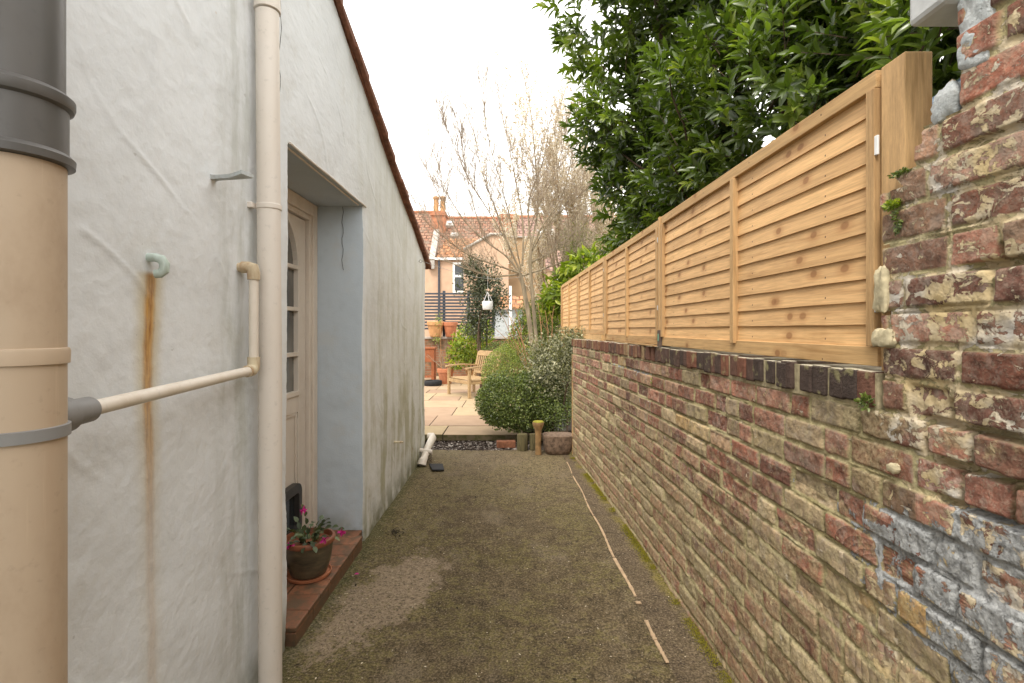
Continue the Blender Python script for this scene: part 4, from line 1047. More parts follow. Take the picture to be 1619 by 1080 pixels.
# ------------------------------------------------------------------ GRAVEL, DEBRIS, MOSS
n = 2600
P = np.stack([rng.uniform(-1.35, .3, n), rng.uniform(6.34, 6.88, n), rng.uniform(-.03, -.003, n)], 1)
n = len(P); s = .008+.016*rng.random(n)**2
cube = np.array([[x, y, z] for z in (-.5, .5) for x, y in ((-.6, -.45), (.6, -.5), (.5, .5), (-.55, .45))])*np.array([1, 1, .6])
V = P[:, None]+cube[None]*s[:, None, None]*(1+.5*rng.random((n, 8, 1)))
ang = rng.random(n)*6.28; ca, sa = np.cos(ang), np.sin(ang); dl = V-P[:, None]; V = P[:, None]+np.stack([dl[..., 0]*ca[:, None]-dl[..., 1]*sa[:, None], dl[..., 0]*sa[:, None]+dl[..., 1]*ca[:, None], dl[..., 2]], -1)
fq = np.array([(4, 5, 6, 7), (0, 1, 5, 4), (1, 2, 6, 5), (2, 3, 7, 6), (3, 0, 4, 7)])
Fq = (fq[None]+(np.arange(n)*8)[:, None, None]).reshape(-1, 4)
e = link('gravel', npmesh('gravel', V.reshape(-1, 3), [Fq], {'rnd': np.repeat(rng.random(n)**1.6, 8)}, False), M['gravel']); tag(e, 'strip of loose pebbles between the concrete and the patio step', 'gravel', None, 'stuff')
n = 420; u = rng.random(n)
P = np.stack([rng.uniform(-1.0, .92, n), 2.0+4.3*rng.random(n), np.full(n, .009)], 1)
V, Fs, r = leaves(P, np.stack([np.cos(u*40), np.sin(u*40), .05*np.ones(n)], 1), np.tile([0, 0, 1.], (n, 1))+rdir(n)*.2, .004+.012*rng.random(n)**4, .005+.003*rng.random(n), TS, rng.random(n)*.6)
e = link('fallen_petals', npmesh('fallen_petals', V, Fs, {'rnd': r}, False), M['blossom']); tag(e, 'scattered tiny white petals and crumbs on the concrete', 'petals', None, 'stuff')
n = 60; P = np.stack([rng.uniform(-1.0, .9, n), 2.1+4.2*rng.random(n), np.full(n, .007)], 1); cl = np.array([[PX(626, 3.75), 3.75, .008]])+rng.normal(size=(40, 3))*[.03, .03, .003]; cl[:, 2] = .008+.006*rng.random(40); P = np.concatenate([P, cl]); n = len(P)
V, Fs, r = leaves(P, rdir(n)*[1, 1, .3], np.tile([0, 0, 1.], (n, 1))+rdir(n)*.3, .012+.02*rng.random(n), .012, TD, rng.random(n)*.3)
e = link('leaf_litter', npmesh('leaf_litter', V, Fs, {'rnd': r}, False), simple('dead_leaf', (.04, .032, .018), .9, .4, 30, .3)); tag(e, 'dark dead leaf scraps scattered on the path', 'leaf litter', None, 'stuff')
# moss at the foot of the brick wall
n = 15000; yv = 1.6+4.4*rng.random(n)**.8; off = np.abs(rng.normal(size=n))*.022
mk = (vn(yv*5, yv*0, 4)+.5*vn(yv*17, yv*0, 9) > .72)
P = np.stack([wallx(yv)-.012-off, yv, .004+.02*np.exp(-off/.015)*rng.random(n)], 1)[mk]; n = len(P)
V, Fs, r = leaves(P, rdir(n)*.6+np.array([-.3, 0, 1]), rdir(n), .004+.006*rng.random(n), .004, TS)
e = link('moss', npmesh('moss', V, Fs, {'rnd': r}, False), M['mossleaf']); tag(e, 'yellow green moss growing along the foot of the brick wall', 'moss', None, 'stuff')
# small plants growing out of the brickwork
def tuft(name, c, r, n, L, label, mat='bright', up=.5):
    c = np.array(c); P = c+rdir(n)*np.array(r)*rng.random((n, 1))**.5; D = norm(P-c)+rdir(n)*.5+np.array([-.5, 0, up])
    V, Fs, rr = leaves(P, D, rdir(n)+np.array([-1, 0, 1]), L*(.6+.7*rng.random(n)), L*.7, TD)
    e = link(name, npmesh(name, V, Fs, {'rnd': rr}, True), M[mat], None, tuple(c)); tag(e, label, 'weed', 'small plants rooted in the brickwork')
ya = 1.325; tuft('wall_fern', (wallx(1.34)-.025, 1.345, PZ(636, 1.345)), (.018, .022, .020), 70, .013, 'leafy weed growing out of the joint under the last coping brick', 'box')
tuft('wall_fern', (wallx(1.26)-.012, 1.268, PZ(324, 1.268)), (.010, .028, .010), 150, .009, 'bright green moss tuft above the cracked cream brick')
tuft('wall_fern', (wallx(1.25)-.010, 1.255, PZ(350, 1.255)), (.008, .012, .030), 130, .008, 'dark trailing moss below the bright tuft on the pier', 'box', -.5)
tuft('wall_fern', (wallx(1.28)-.008, 1.245, PZ(274, 1.24)), (.010, .035, .008), 150, .008, 'olive moss on the broken top brick beside the thick fence post', 'box')
tuft('wall_fern', (.915, 3.3, PZ(602, 3.3)), (.012, .03, .02), 60, .012, 'tiny green seedling in the second course of red bricks')
# loose brick, logs, hopper, trough, leaded pane
Tm = Matrix.Translation((PX(800, 6.45), 6.5, -.005)) @ Matrix.Rotation(R(4), 4, 'Z')
mb = MB(); mb.box(-.12, .12, -.05, .05, 0, .085, Tm); e = mb.build('loose_brick', M['redbrick'], None, (PX(800, 6.5), 6.5, 0), bevel=.008); tag(e, 'single loose red brick lying in the gravel by the logs', 'brick')
def log(x, y, r, h, label):
    mb = MB(); prof = [(r*.97, 0), (r, h*.3), (r*.98, h-.02), (r*.9, h-.004), (r*.6, h), (.001, h+.002)]
    mb.lathe(prof, (x, y, 0), 20)
    mb.v = [(a+.006*float(fbm(np.array([b*40]), np.array([c*6]), 3)[0]), b, c) for a, b, c in mb.v]
    e = mb.build('log_edging', M['logwood'], None, (x, y, 0), smooth=True); tag(e, label, 'log', 'short upright log edging under the big bush')
log(PX(826, 6.3), 6.34, .068, .205, 'thicker mossy upright log next to the loose brick')
log(PX(843, 6.3), 6.36, .045, .20, 'slimmer upright log just left of the clay spout')
hx, hy_ = PX(851, 6.12), 6.12
t = thing('clay_spout', (hx, hy_, 0), 'tall narrow clay spout with flared mossy yellow mouth', 'garden ornament')
mb = MB(); mb.lathe([(.040, 0), (.036, .05), (.037, .24), (.044, .30), (.064, .345), (.070, .37), (.066, .39)], (hx, hy_, 0), 24); mb.build('stem', M['hopper'], t, smooth=True)
mb = MB(); mb.lathe([(.0655, .3905), (.058, .400), (.04, .398), (.001, .392)], (hx, hy_, 0), 24); mb.build('mossy_mouth', M['yellowmoss'], t, smooth=True)
tx, ty = (PX(858, 6.15)+PX(907, 6.15))/2, 6.2
mb = MB(); n = 28; prof = []
vs = []; fs = []; rows = [(.0, .74), (.02, .84), (.07, .95), (.15, 1.0), (.20, 1.02), (.212, 1.03), (.225, 1.01), (.226, .90)]
for z, f in rows:
    for k in range(n):
        a = 2*math.pi*k/n; q = (abs(math.cos(a))**3+abs(math.sin(a))**3)**(-1/3); jj = 1+.04*float(fbm(math.cos(a)*3, math.sin(a)*3+z*9, 3))
        vs.append((tx+math.cos(a)*.185*q*f*jj, ty+math.sin(a)*.15*q*f*jj, z))
for i in range(len(rows)-1):
    for k in range(n): fs.append((i*n+k, i*n+(k+1) % n, (i+1)*n+(k+1) % n, (i+1)*n+k))
fs.append(tuple(range((len(rows)-1)*n, len(rows)*n))); mb.add(vs, fs)
e = mb.build('stone_trough', M['stone'], None, (tx, ty, 0), smooth=True); tag(e, 'rough rounded stone trough in the corner against the brick wall', 'stone trough')
t = thing('leaded_panel', (PX(885, 6.6), 6.6, .2), 'small old leaded glass panel in a dark frame leaning behind the trough', 'glass panel')
xa, xb = PX(873, 6.6), PX(898, 6.6); z0, z1 = .17, .49
mb = MB(); mb.box(xa, xa+.02, 6.58, 6.61, z0, z1); mb.box(xb-.02, xb, 6.58, 6.61, z0, z1); mb.box(xa+.02, xb-.02, 6.58, 6.61, z0, z0+.02); mb.box(xa+.02, xb-.02, 6.58, 6.61, z1-.02, z1); mb.build('frame', M['darkbark'], t)
mb = MB(); mb.box(xa+.02, xb-.02, 6.59, 6.598, z0+.02, z1-.02)
mb.build('pane', M['lead'], t)
mb = MB()
for i in range(1, 4): mb.box(xa+.02, xb-.02, 6.585, 6.5895, z0+.02+i*.07, z0+.025+i*.07)
for i in range(1, 3): mb.box(xa+.02+i*.055, xa+.025+i*.055, 6.583, 6.5848, z0+.02, z1-.02)
mb.build('leading', M['galv'], t)
mb = MB(); mb.rn = .2; mb.box(.72, .78, 6.09, 6.14, 0, 1.2); e = mb.build('timber_stake', M['post'], None, (.75, 6.11, 0), bevel=.004); tag(e, 'upright weathered timber stake at the end of the brick wall', 'stake')

# ------------------------------------------------------------------ SHRUBS near the path end
def shrub(name, loc, label, cat, parts, stems=None, sr=.012, smat='darkbark', group=None):
    t = thing(name, loc, label, cat, group)
    for p in parts: foliage(*p[:6], t, **p[6])
    if stems:
        branchy(loc, stems, sr).build('stem', M[smat], t, smooth=True)
    return t
shrub('round_shrub', (.15, 6.85, 0), 'big dense dark green clipped shrub overhanging the logs and patio edge', 'shrub',
      [('crown', 'box', [(.02, 6.85, .56, .46, .46, .36), (.38, 6.85, .55, .36, .42, .36), (-.22, 7.0, .55, .26, .3, .30), (.30, 6.95, .70, .34, .4, .24), (.52, 6.72, .42, .26, .3, .26), (.12, 6.72, .36, .34, .28, .20), (-.12, 6.8, .42, .3, .3, .24)], 4600, .030, .019, dict(thick=.4, up=.2, tmpl=TS, seed=2, lump=.2))],
      [(.1, 6.9, .7), (.3, 6.9, .6), (-.1, 7, .5), (.4, 6.8, .5), (.2, 7, .8)], .022)
shrub('ball_shrub', (.05, 8.1, .085), 'lighter green rounded box ball behind the big dark shrub', 'shrub',
      [('crown', 'lime', [(.02, 8.0, .80, .50, .44, .49)], 5200, .021, .013, dict(thick=.25, up=.4, seed=5, lump=.07))], [(0, 8.1, .6), (.2, 8.1, .7)], .02)
shrub('grey_shrub', (.62, 6.75, 0), 'airy grey green shrub spilling over the end of the brick wall', 'shrub',
      [('crown', 'greyleaf', [(.60, 6.8, 1.02, .30, .34, .34), (.80, 6.55, 1.32, .30, .34, .20), (.93, 6.05, 1.42, .20, .26, .11), (.62, 6.7, .72, .24, .2, .26), (.42, 7.0, 1.10, .25, .3, .3), (.45, 6.7, .80, .3, .3, .3), (.70, 6.4, 1.12, .22, .25, .22)], 2300, .038, .020, dict(thick=.9, up=.3, spread=1.1, seed=8, lump=.5, tmpl=TS))],
      [(.6, 6.7, 1.2), (.8, 6.5, 1.4), (.95, 6.1, 1.45), (.5, 7, 1.3), (.7, 6.6, .9), (.4, 7.1, 1.3)], .014)
# canes of a climbing rose
t = thing('bare_canes', (.25, 7.5, .1), 'bare reddish canes leaning diagonally between the tree and the shrubs', 'canes')
mb = MB(); random.seed(3)
for (xa, ya_, xb_, yb_) in ((845, 590, 789, 492), (842, 585, 800, 488), (838, 590, 812, 470), (846, 590, 818, 520), (850, 585, 783, 520), (842, 560, 806, 500), (860, 570, 852, 478), (870, 560, 864, 490), (868, 560, 878, 482), (840, 580, 798, 525)):
    Yd = 7.5+random.random()*.4; a = Vector((PX(xa, Yd), Yd, PZ(ya_, Yd)-.2)); b_ = Vector((PX(xb_, Yd), Yd+.2, PZ(yb_, Yd)))
    pts = [a.lerp(b_, u)+Vector((random.uniform(-.01, .01), 0, .05*math.sin(u*3.1))) for u in np.linspace(0, 1, 8)]
    mb.tube(pts, [.009*(1-.6*i/7) for i in range(8)], 5)
    for k in range(3):
        p = pts[3+k]; mb.tube([p, p+Vector((random.uniform(-.15, .15), 0, random.uniform(.1, .25)))], [.004, .002], 4)
mb.build('cane', M['cane'], t, smooth=True)

# ------------------------------------------------------------------ TREES (bare)
def twigtree(t, base, forks, rad, depth, mats, spread=.5, seed=1, length=1.0, blossom=None, updraft=.25, nsides=6, kids=(2, 3)):
    rnd_ = random.Random(seed); trunk = MB(); twig = MB(); tips = []
    def grow(p, d, L, r, k):
        n = 5; pts = [p]; q = p; dd = d.copy()
        for i in range(n):
            dd = (dd+Vector((rnd_.gauss(0, .10), rnd_.gauss(0, .10), rnd_.gauss(0, .06)+updraft*.12))).normalized(); q = q+dd*(L/n); pts.append(q)
        r1 = r*.62; (trunk if r > .011 else twig).tube(pts, [r+(r1-r)*i/n for i in range(n+1)], nsides if r > .011 else 4, False)
        if k <= 2: tips.extend(pts[1:])
        if k == 0: return
        for j in range(rnd_.choice(kids)):
            nd = (dd+Vector((rnd_.uniform(-1, 1), rnd_.uniform(-1, 1), rnd_.uniform(-.3, .8)))*spread).normalized()
            grow(pts[-1] if j == 0 else pts[rnd_.choice([2, 3, 4, 5])], nd, L*rnd_.uniform(.62, .9), r1*rnd_.uniform(.7, .95), k-1)
        for j in range(2):
            if k <= 3:
                nd = (dd+Vector((rnd_.uniform(-1, 1), rnd_.uniform(-1, 1), rnd_.uniform(-.4, .6)))*spread*1.3).normalized(); grow(pts[rnd_.choice([1, 2, 3])], nd, L*.5, max(.0022, r1*.4), max(0, k-2))
    for (pts, r0, r1) in base:
        trunk.tube(pts, [r0+(r1-r0)*i/(len(pts)-1) for i in range(len(pts))], 12, False)
    for (p, d, L, r) in forks: grow(Vector(p), Vector(d).normalized(), L, r, depth)
    trunk.build('trunk', M[mats[0]], t, smooth=True); twig.build('twigs', M[mats[1]], t)
    return tips
TY = 8.7
def tp(px, py, dy=0): return (PX(px, TY+dy), TY+dy, PZ(py, TY+dy))
t = thing('bare_tree', (PX(845, TY), TY, .08), 'bare spreading tree with twin pale trunks rising behind the shrubs', 'tree')
trunks = [([tp(846, 610), tp(843, 560), tp(836, 500), tp(828, 455), tp(822, 432)], .062, .045), ([tp(850, 610), tp(848, 540), tp(842, 470), tp(838, 420), tp(840, 385)], .052, .034)]
limbs = [[(822, 432), (790, 421), (745, 405), (705, 378), (668, 345)], [(822, 432), (800, 405), (770, 383), (735, 350), (705, 300), (690, 240)],
 [(823, 430), (803, 385), (785, 335), (762, 270), (748, 200)], [(826, 420), (827, 360), (818, 300), (802, 220), (788, 150)], [(840, 385), (850, 330), (846, 250), (838, 170), (825, 110)],
 [(838, 415), (860, 405), (890, 385), (925, 350)], [(838, 400), (856, 360), (888, 310), (903, 250), (912, 190)], [(826, 436), (860, 425), (900, 410), (928, 392)], [(840, 385), (836, 320), (860, 250), (872, 170)],
 [(822, 434), (780, 436), (740, 426), (700, 412), (668, 412)], [(770, 383), (750, 330), (735, 260), (728, 210)], [(745, 405), (715, 350), (690, 300), (672, 260)], [(824, 428), (810, 360), (792, 290), (770, 210), (765, 150)],
 [(826, 410), (845, 340), (880, 270), (895, 200)], [(803, 385), (770, 330), (740, 280), (712, 215), (700, 190)], [(840, 400), (870, 350), (905, 320), (935, 290)]]
tr_ = random.Random(31)
trunkm = MB(); twm = MB()
for (pts, r0, r1) in [(trunks[0][0], .044, .034), (trunks[1][0], .036, .024)]:
    trunkm.tube(pts, [r0+(r1-r0)*i/(len(pts)-1) for i in range(len(pts))], 12, False)
def resamp(P, n):
    out = []; m = len(P)-1
    for i in range(n+1):
        u = i/n*m; k = min(int(u), m-1); f = u-k
        p0, p1, p2, p3 = P[max(k-1, 0)], P[k], P[k+1], P[min(k+2, m)]
        out.append(.5*((2*p1)+(p2-p0)*f+(2*p0-5*p1+4*p2-p3)*f*f+(3*p1-p0-3*p2+p3)*f*f*f))
    return out
def twigs(p, d, L, r, k):
    n = 6; pts = [p]; q = p; dd = d
    for i in range(n):
        dd = (dd+Vector((tr_.gauss(0, .10), tr_.gauss(0, .10), .05+tr_.gauss(0, .06)))).normalized(); q = q+dd*L/n; pts.append(q)
    twm.tube(pts, [r*(1-.6*i/n) for i in range(n+1)], 4, False)
    if k > 0:
        for j in range(4 if k > 1 else 3):
            m = tr_.choice([1, 2, 3, 4, 5]); side = Vector((tr_.uniform(-1, 1), tr_.uniform(-1, 1), tr_.uniform(-.2, .8)))
            twigs(pts[m], (dd+side*.75).normalized(), L*tr_.uniform(.4, .65), r*.6, k-1)
for li, lp in enumerate(limbs):
    dyt = 0 if li > 15 else tr_.uniform(-.9, .9); P = [tp(px_, py_, dyt*(i/(len(lp)-1))*(1 if True else 0)) for i, (px_, py_) in enumerate(lp)]
    P = resamp([Vector(p) for p in P], 22); r0 = .019 if li < 10 else .011
    trunkm.tube(P, [max(.0045, r0*(1-.9*i/22)) for i in range(23)], 7, False)
    for i in range(4, 23):
        for _ in range(2 if i > 6 else 1):
            dd = (P[min(i+1, 22)]-P[i-1]).normalized(); side = Vector((tr_.uniform(-1, 1), tr_.uniform(-1, 1), tr_.uniform(-.1, 1)))
            twigs(P[i], (dd*.8+side*.75).normalized(), tr_.uniform(.35, .9), .0038, 2)
trunkm.build('trunk', M['bark'], t, smooth=True); twm.build('twigs', M['twig'], t)
# blossom trees behind
def btree(name, loc, label, forks, seed, nb, depth=4, hgt=2.0):
    t = thing(name, loc, label, 'tree'); l = Vector(loc)
    tips = twigtree(t, [([l, l+Vector((0, 0, hgt*.5)), l+Vector((.05, 0, hgt))], .07, .05)], [((l.x+.05, l.y, l.z+hgt), d, L, r) for d, L, r in forks], .05, depth, ('blosstwig', 'blosstwig'), .42, seed, updraft=.9)
    P = np.array([list(p) for p in tips]); P = P[rng.integers(0, len(P), nb)]+rng.normal(size=(nb, 3))*.022
    V, Fs, r = leaves(P, rdir(nb), rdir(nb), .036*(.6+.8*rng.random(nb)), .034, TS)
    link('blossom', npmesh('blossom', V, Fs, {'rnd': r}, False), M['blossom'], t); return t
btree('blossom_tree', (.95, 10.2, 0), 'tall slender tree in cream blossom beside the bare tree', [((.0, 0, 1), 1.5, .036), ((-.35, .1, 1), 1.5, .034), ((.3, 0, 1), 1.3, .032), ((-.12, -.2, 1), 1.7, .034), ((-.5, .2, .8), 1.1, .026), ((-.75, 0, .8), 1.2, .026), ((.5, .2, .8), 1.1, .026)], 15, 24000, 4, 1.5)
btree('blossom_tree', (1.75, 10.5, 0), 'shorter blossom tree close behind the fence and laurel', [((0, 0, 1), 1.3, .034), ((-.4, .1, 1), 1.2, .034), ((.4, 0, 1), 1.1, .03), ((-.7, -.2, .8), 1.0, .026)], 23, 16000, 4, 1.5)
# leafy things above the far fence
shrub('fatsia', (1.15, 8.9, 0), 'bright green large leaved shrub leaning over the far fence panels', 'shrub',
      [('crown', 'bright', [(1.02, 9.0, 2.18, .42, .5, .36), (1.30, 8.9, 2.55, .38, .45, .32), (.78, 9.4, 2.0, .25, .3, .25)], 330, .15, .055, dict(thick=.6, up=-.05, tmpl=TD, seed=31, lump=.25))], [(1.1, 8.9, 2.4), (.9, 9.2, 2.1), (1.3, 8.8, 2.6)], .03)
shrub('budding_shrub', (1.6, 9.4, 0), 'yellow green budding shrub between the fatsia and the laurel', 'shrub',
      [('crown', 'lime', [(1.65, 9.6, 2.7, .55, .5, .5), (1.3, 9.9, 3.1, .4, .4, .45), (1.95, 9.2, 3.0, .4, .5, .4)], 520, .04, .024, dict(thick=.9, up=.2, tmpl=TS, seed=33, lump=.3))],
      [(1.6, 9.5, 3), (1.3, 9.9, 3.3), (2, 9.2, 3.2), (1.4, 9.4, 2.9), (1.8, 9.5, 2.8)], .02, 'blosstwig')
shrub('evergreen_shrub', (.55, 9.6, .1), 'mixed green evergreen shrub between the tree trunks and the fence end', 'shrub',
      [('crown', 'box', [(.62, 9.7, 1.3, .42, .4, .5), (.45, 10.2, 1.75, .35, .4, .35), (.20, 10.2, 1.2, .30, .3, .5)], 1300, .045, .024, dict(thick=.6, up=.2, seed=35, lump=.25)),
       ('new_growth', 'bright', [(.30, 9.9, 1.35, .38, .3, .5), (.75, 9.4, 1.75, .2, .3, .2)], 420, .05, .026, dict(thick=.5, up=.4, seed=36, lump=.2))], [(.5, 9.6, 1.5), (.3, 9.9, 1.4)], .02)
shrub('holly_tree', (-.75, 12.3, .085), 'slender dark holly in front of the slatted screen', 'tree',
      [('crown', 'darkholly', [(-.72, 12.3, 2.55, .52, .4, .72), (-.95, 12.3, 3.0, .28, .3, .32), (-.5, 12.3, 2.2, .42, .35, .5), (-.85, 12.3, 1.7, .40, .3, .5)], 900, .060, .034, dict(thick=.8, up=.1, tmpl=TS, seed=41, lump=.4))], [(-.7, 12.3, 3.1), (-.5, 12.3, 2.5), (-.9, 12.3, 2.8)], .03)
shrub('laurel_shrub', (-1.15, 13.2, .085), 'bright glossy spotted laurel in front of the low garden wall', 'shrub',
      [('crown', 'bright', [(-1.05, 13.2, 1.15, .52, .4, .50), (-.85, 13.2, 1.45, .35, .35, .38), (-1.35, 13.2, .85, .33, .3, .38)], 420, .10, .045, dict(thick=.6, up=.15, tmpl=TS, seed=43, lump=.2))], [(-1.1, 13.2, 1.2), (-.9, 13.2, 1.5)], .02)
shrub('low_shrub', (-.25, 12.4, .085), 'small rounded dark shrub behind the bench back', 'shrub',
      [('crown', 'box', [(-.28, 12.4, .85, .46, .4, .38)], 1400, .04, .024, dict(thick=.3, up=.3, seed=45, lump=.1))], [(-.3, 12.4, .8)], .02)

# ------------------------------------------------------------------ BAY LAUREL
t = thing('bay_laurel', (2.0, 4.0, 0), 'huge glossy dark green bay laurel towering over the timber fence', 'tree')
ells = [(1.80, 3.5, 2.95, .82, 1.2, .90), (1.50, 4.7, 2.80, .66, 1.0, .85), (1.10, 4.5, 4.30, .74, .8, .62, .5), (1.02, 4.6, 3.45, .44, .6, .55, .6), (2.30, 2.7, 3.10, .85, .8, .85), (1.8, 4.0, 4.6, 1.1, 1.2, .8, .8),
        (2.6, 3.6, 4.2, 1.1, 1.0, 1.1, .7), (1.45, 5.3, 2.45, .38, .5, .50, .5), (1.95, 2.05, 2.72, .42, .42, .34, .8), (2.35, 2.1, 3.3, .6, .55, .5, .7), (2.0, 1.62, 2.38, .30, .22, .16, .5)]
P, N = ell_points(ells, 80, .45, 51, .26, .62)
kp = (P[:, 0] > fx(P[:, 1])+.10+.06*rng.random(len(P))) | (P[:, 2] > 2.75); kp &= P[:, 2] > 1.7; kp &= ~((P[:, 1] < 1.7) & (P[:, 0] < 1.3))
P, N = P[kp], N[kp]
ns = len(P)
Ax = norm(N*.8+rdir(ns)*.55+np.array([-.12, -.1, .45]))
PP = []; DD = []; UU = []; LL = []; RR = []
base_r = np.clip(rng.random(ns)**1.4*.8, 0, 1); young = rng.random(ns) > .82
A1 = norm(np.cross(Ax, np.array([.3, .2, 1]))); A2 = np.cross(Ax, A1); SL = .13+.10*rng.random(ns)
nl = 12
for j in range(nl):
    u = j/(nl-1); phi = j*2.4+rng.random(ns)*.6; opn = 1.15-.75*u
    pos = P+Ax*(SL*(u-.6))[:, None]
    rad = A1*np.cos(phi)[:, None]+A2*np.sin(phi)[:, None]
    d = Ax*math.cos(opn)+rad*math.sin(opn)+np.array([0, 0, -.12])
    PP.append(pos); DD.append(d); UU.append(Ax+rdir(ns)*.25+np.array([0, 0, .3])); LL.append((.122-.040*u)*(.8+.4*rng.random(ns))); RR.append(np.clip(base_r+.12*rng.normal(size=ns)+np.where(young & (u > .6), .35, 0), 0, 1))
PP = np.concatenate(PP); L_ = np.concatenate(LL)
V, Fs, r = leaves(PP, np.concatenate(DD), np.concatenate(UU), L_, L_*.36, TD, np.concatenate(RR))
link('crown', npmesh('crown', V, Fs, {'rnd': r}, True), M['bay'], t)
mb = MB(); random.seed(8)
def limb(a, b_, r0, r1, sag=.1):
    a, b_ = Vector(a), Vector(b_); pts = [a.lerp(b_, i/8)+Vector((random.uniform(-.02, .02), random.uniform(-.02, .02), 0))+Vector((0, 0, -sag*math.sin(math.pi*i/8))) for i in range(9)]
    mb.tube(pts, [r0+(r1-r0)*i/8 for i in range(9)], 8)
limb((1.9, 4.3, 0), (1.12, 4.25, 4.9), .055, .022, 0); limb((1.95, 4.2, 0), (1.75, 4.0, 5.2), .06, .025, 0); limb((2.0, 4.0, 0), (2.4, 3.4, 4.9), .05, .02, 0)
for i in rng.choice(ns, 90, replace=False):
    b_ = P[i]; base = np.array([1.7, 4.1, max(1.6, b_[2]-.9)])*.55+b_*.45; base[2] = b_[2]-.45; limb(base, b_, .011, .004, .03)
mb.build('trunk', M['darkbark'], t, smooth=True)
mb = MB(); rs = rng.choice(ns, min(ns, 1500), replace=False)
for i in rs: mb.tube([P[i]-Ax[i]*SL[i]*1.1, P[i]+Ax[i]*SL[i]*.4], [.004, .002], 3, False)
mb.build('twigs', M['darkbark'], t)
# blue felt shed roof behind the pier
sh = thing('garden_shed', (1.9, 2.0, 0), 'blue grey felt roof edge of a shed just visible between the fence post and pier', 'shed')
mb = MB(); mb.add([(1.30, 1.52, 1.80), (1.30, 1.95, 1.80), (2.9, 1.95, 1.80), (2.9, 1.52, 1.80), (1.30, 1.52, 2.17), (1.30, 1.95, 2.17), (2.9, 1.95, 3.30), (2.9, 1.52, 3.30)], [(0, 3, 2, 1), (4, 5, 6, 7), (0, 1, 5, 4), (1, 2, 6, 5), (2, 3, 7, 6), (3, 0, 4, 7)]); mb.build('roof', M['slate'], sh)
mb = MB(); mb.box(1.36, 2.85, 1.55, 1.93, 0, 1.798); mb.build('wall', M['logwood'], sh)

# ------------------------------------------------------------------ PATIO FURNITURE
O = Vector((-1.42, 11.17, .085)); ang = math.atan2(-.81, .56)
BW, BD = .95, .66
Tb = Matrix.Translation(O) @ Matrix.Rotation(ang, 4, 'Z')   # local x: along the front edge to the right leg, local y: depth
t = thing('garden_chair', O, 'weathered wooden garden armchair with slatted back on the patio', 'chair')
def part(name, boxes, mat='teak', bevel=.006):
    mb = MB()
    for b_ in boxes: mb.box(*b_[:6], Tb @ b_[6] if len(b_) > 6 else Tb)
    return mb.build(name, M[mat], t, bevel=bevel)
lean = Matrix.Translation((0, BD, .36)) @ Matrix.Rotation(R(-14), 4, 'X')
for x in (0, BW-.055): part('leg', [(x, x+.055, 0, .055, 0, .60)])
for x in (.0, BW-.055): part('leg', [(x, x+.055, BD-.03, BD+.025, 0, .37)])
part('back_frame', [(.0, .055, -.02, .02, 0, .58, lean), (BW-.055, BW, -.02, .02, 0, .58, lean), (.056, BW-.056, -.018, .018, .48, .60, lean), (.056, BW-.056, -.016, .016, .08, .14, lean)])
part('back_slats', [(.085+i*.082, .125+i*.082, -.008, .008, .141, .479, lean) for i in range(10)])
part('seat', [(.0+.002, BW-.002, .06+i*.075, .125+i*.075, .355, .375) for i in range(8)])
part('seat_rail', [(.056, BW-.056, .005, .035, .285, .352), (.012, .042, .056, BD-.031, .285, .352), (BW-.042, BW-.012, .056, BD-.031, .285, .352)])
for x in (-.012, BW-.068):
    mb = MB()
    for i in range(8):
        u0, u1 = i/8, (i+1)/8; z0_, z1_ = .60+.028*math.sin(u0*3.1), .60+.028*math.sin(u1*3.1)
        q = [(x, -.05+u0*(BD+.1), z0_), (x+.08, -.05+u0*(BD+.1), z0_), (x+.08, -.05+u1*(BD+.1), z1_), (x, -.05+u1*(BD+.1), z1_)]
        vs = [Tb @ Vector(p) for p in q]+[Tb @ (Vector(p)+Vector((0, 0, .026))) for p in q]; mb.add(vs, [(0, 3, 2, 1), (4, 5, 6, 7), (1, 2, 6, 5), (3, 0, 4, 7)]+([(0, 1, 5, 4)] if i == 0 else [])+([(2, 3, 7, 6)] if i == 7 else []))
    mb.build('armrest', M['teak'], t)
# low garden wall, slat screen
BY = 15.5
t = thing('low_wall', (-2, BY, .08), 'low weathered brick wall at the back of the patio carrying the flower pots', 'brick wall')
mb = MB(); mb.box(-7, 1.4, BY, BY+.3, 0, 1.22); mb.build('wall', M['backbrick'], t)
mb = MB(); mb.box(-7, 1.4, BY-.03, BY+.33, 1.221, 1.28); mb.build('coping', M['palecoping'], t)
t = thing('slat_screen', (-2, BY+.2, 1.28), 'dark slate grey horizontal slat screen above the low garden wall', 'fence')
zt = PZ(461, BY+.2); zb = 1.50
for px in (640, 702, 741, 780):
    x = PX(px, BY+.2); mb = MB(); mb.box(x-.04, x+.04, BY+.16, BY+.24, 1.28, zt+.02); mb.build('post', M['slat'], t)
mb = MB(); nsl = 12; hh = (zt-zb)/nsl
for i in range(nsl): mb.box(-3.6, PX(783, BY+.2), BY+.135, BY+.155, zb+i*hh, zb+i*hh+hh*.56)
mb.build('slats', M['slat'], t)
def pot(x, y, z, r, h, mat, label, group=None):
    mb = MB(); mb.lathe([(r*.62, 0), (r*.66, .01), (r*.90, h*.72), (r*.91, h*.74), (r*1.0, h*.75), (r*1.02, h*.97), (r*.97, h), (r*.88, h*.99), (r*.80, h*.85), (.001, h*.84)], (x, y, z), 32)
    e = mb.build('flower_pot', M[mat], None, (x, y, z), smooth=True); return tag(e, label, 'flower pot', group)
pot(PX(687, 15.2), 15.42, 1.281, .26, .46, 'ochrepot', 'large ochre pot at the left end of the low wall')
pot(PX(711, 15.2), 15.42, 1.281, .215, .44, 'terracotta', 'slimmer terracotta pot beside the large ochre pot on the low wall')
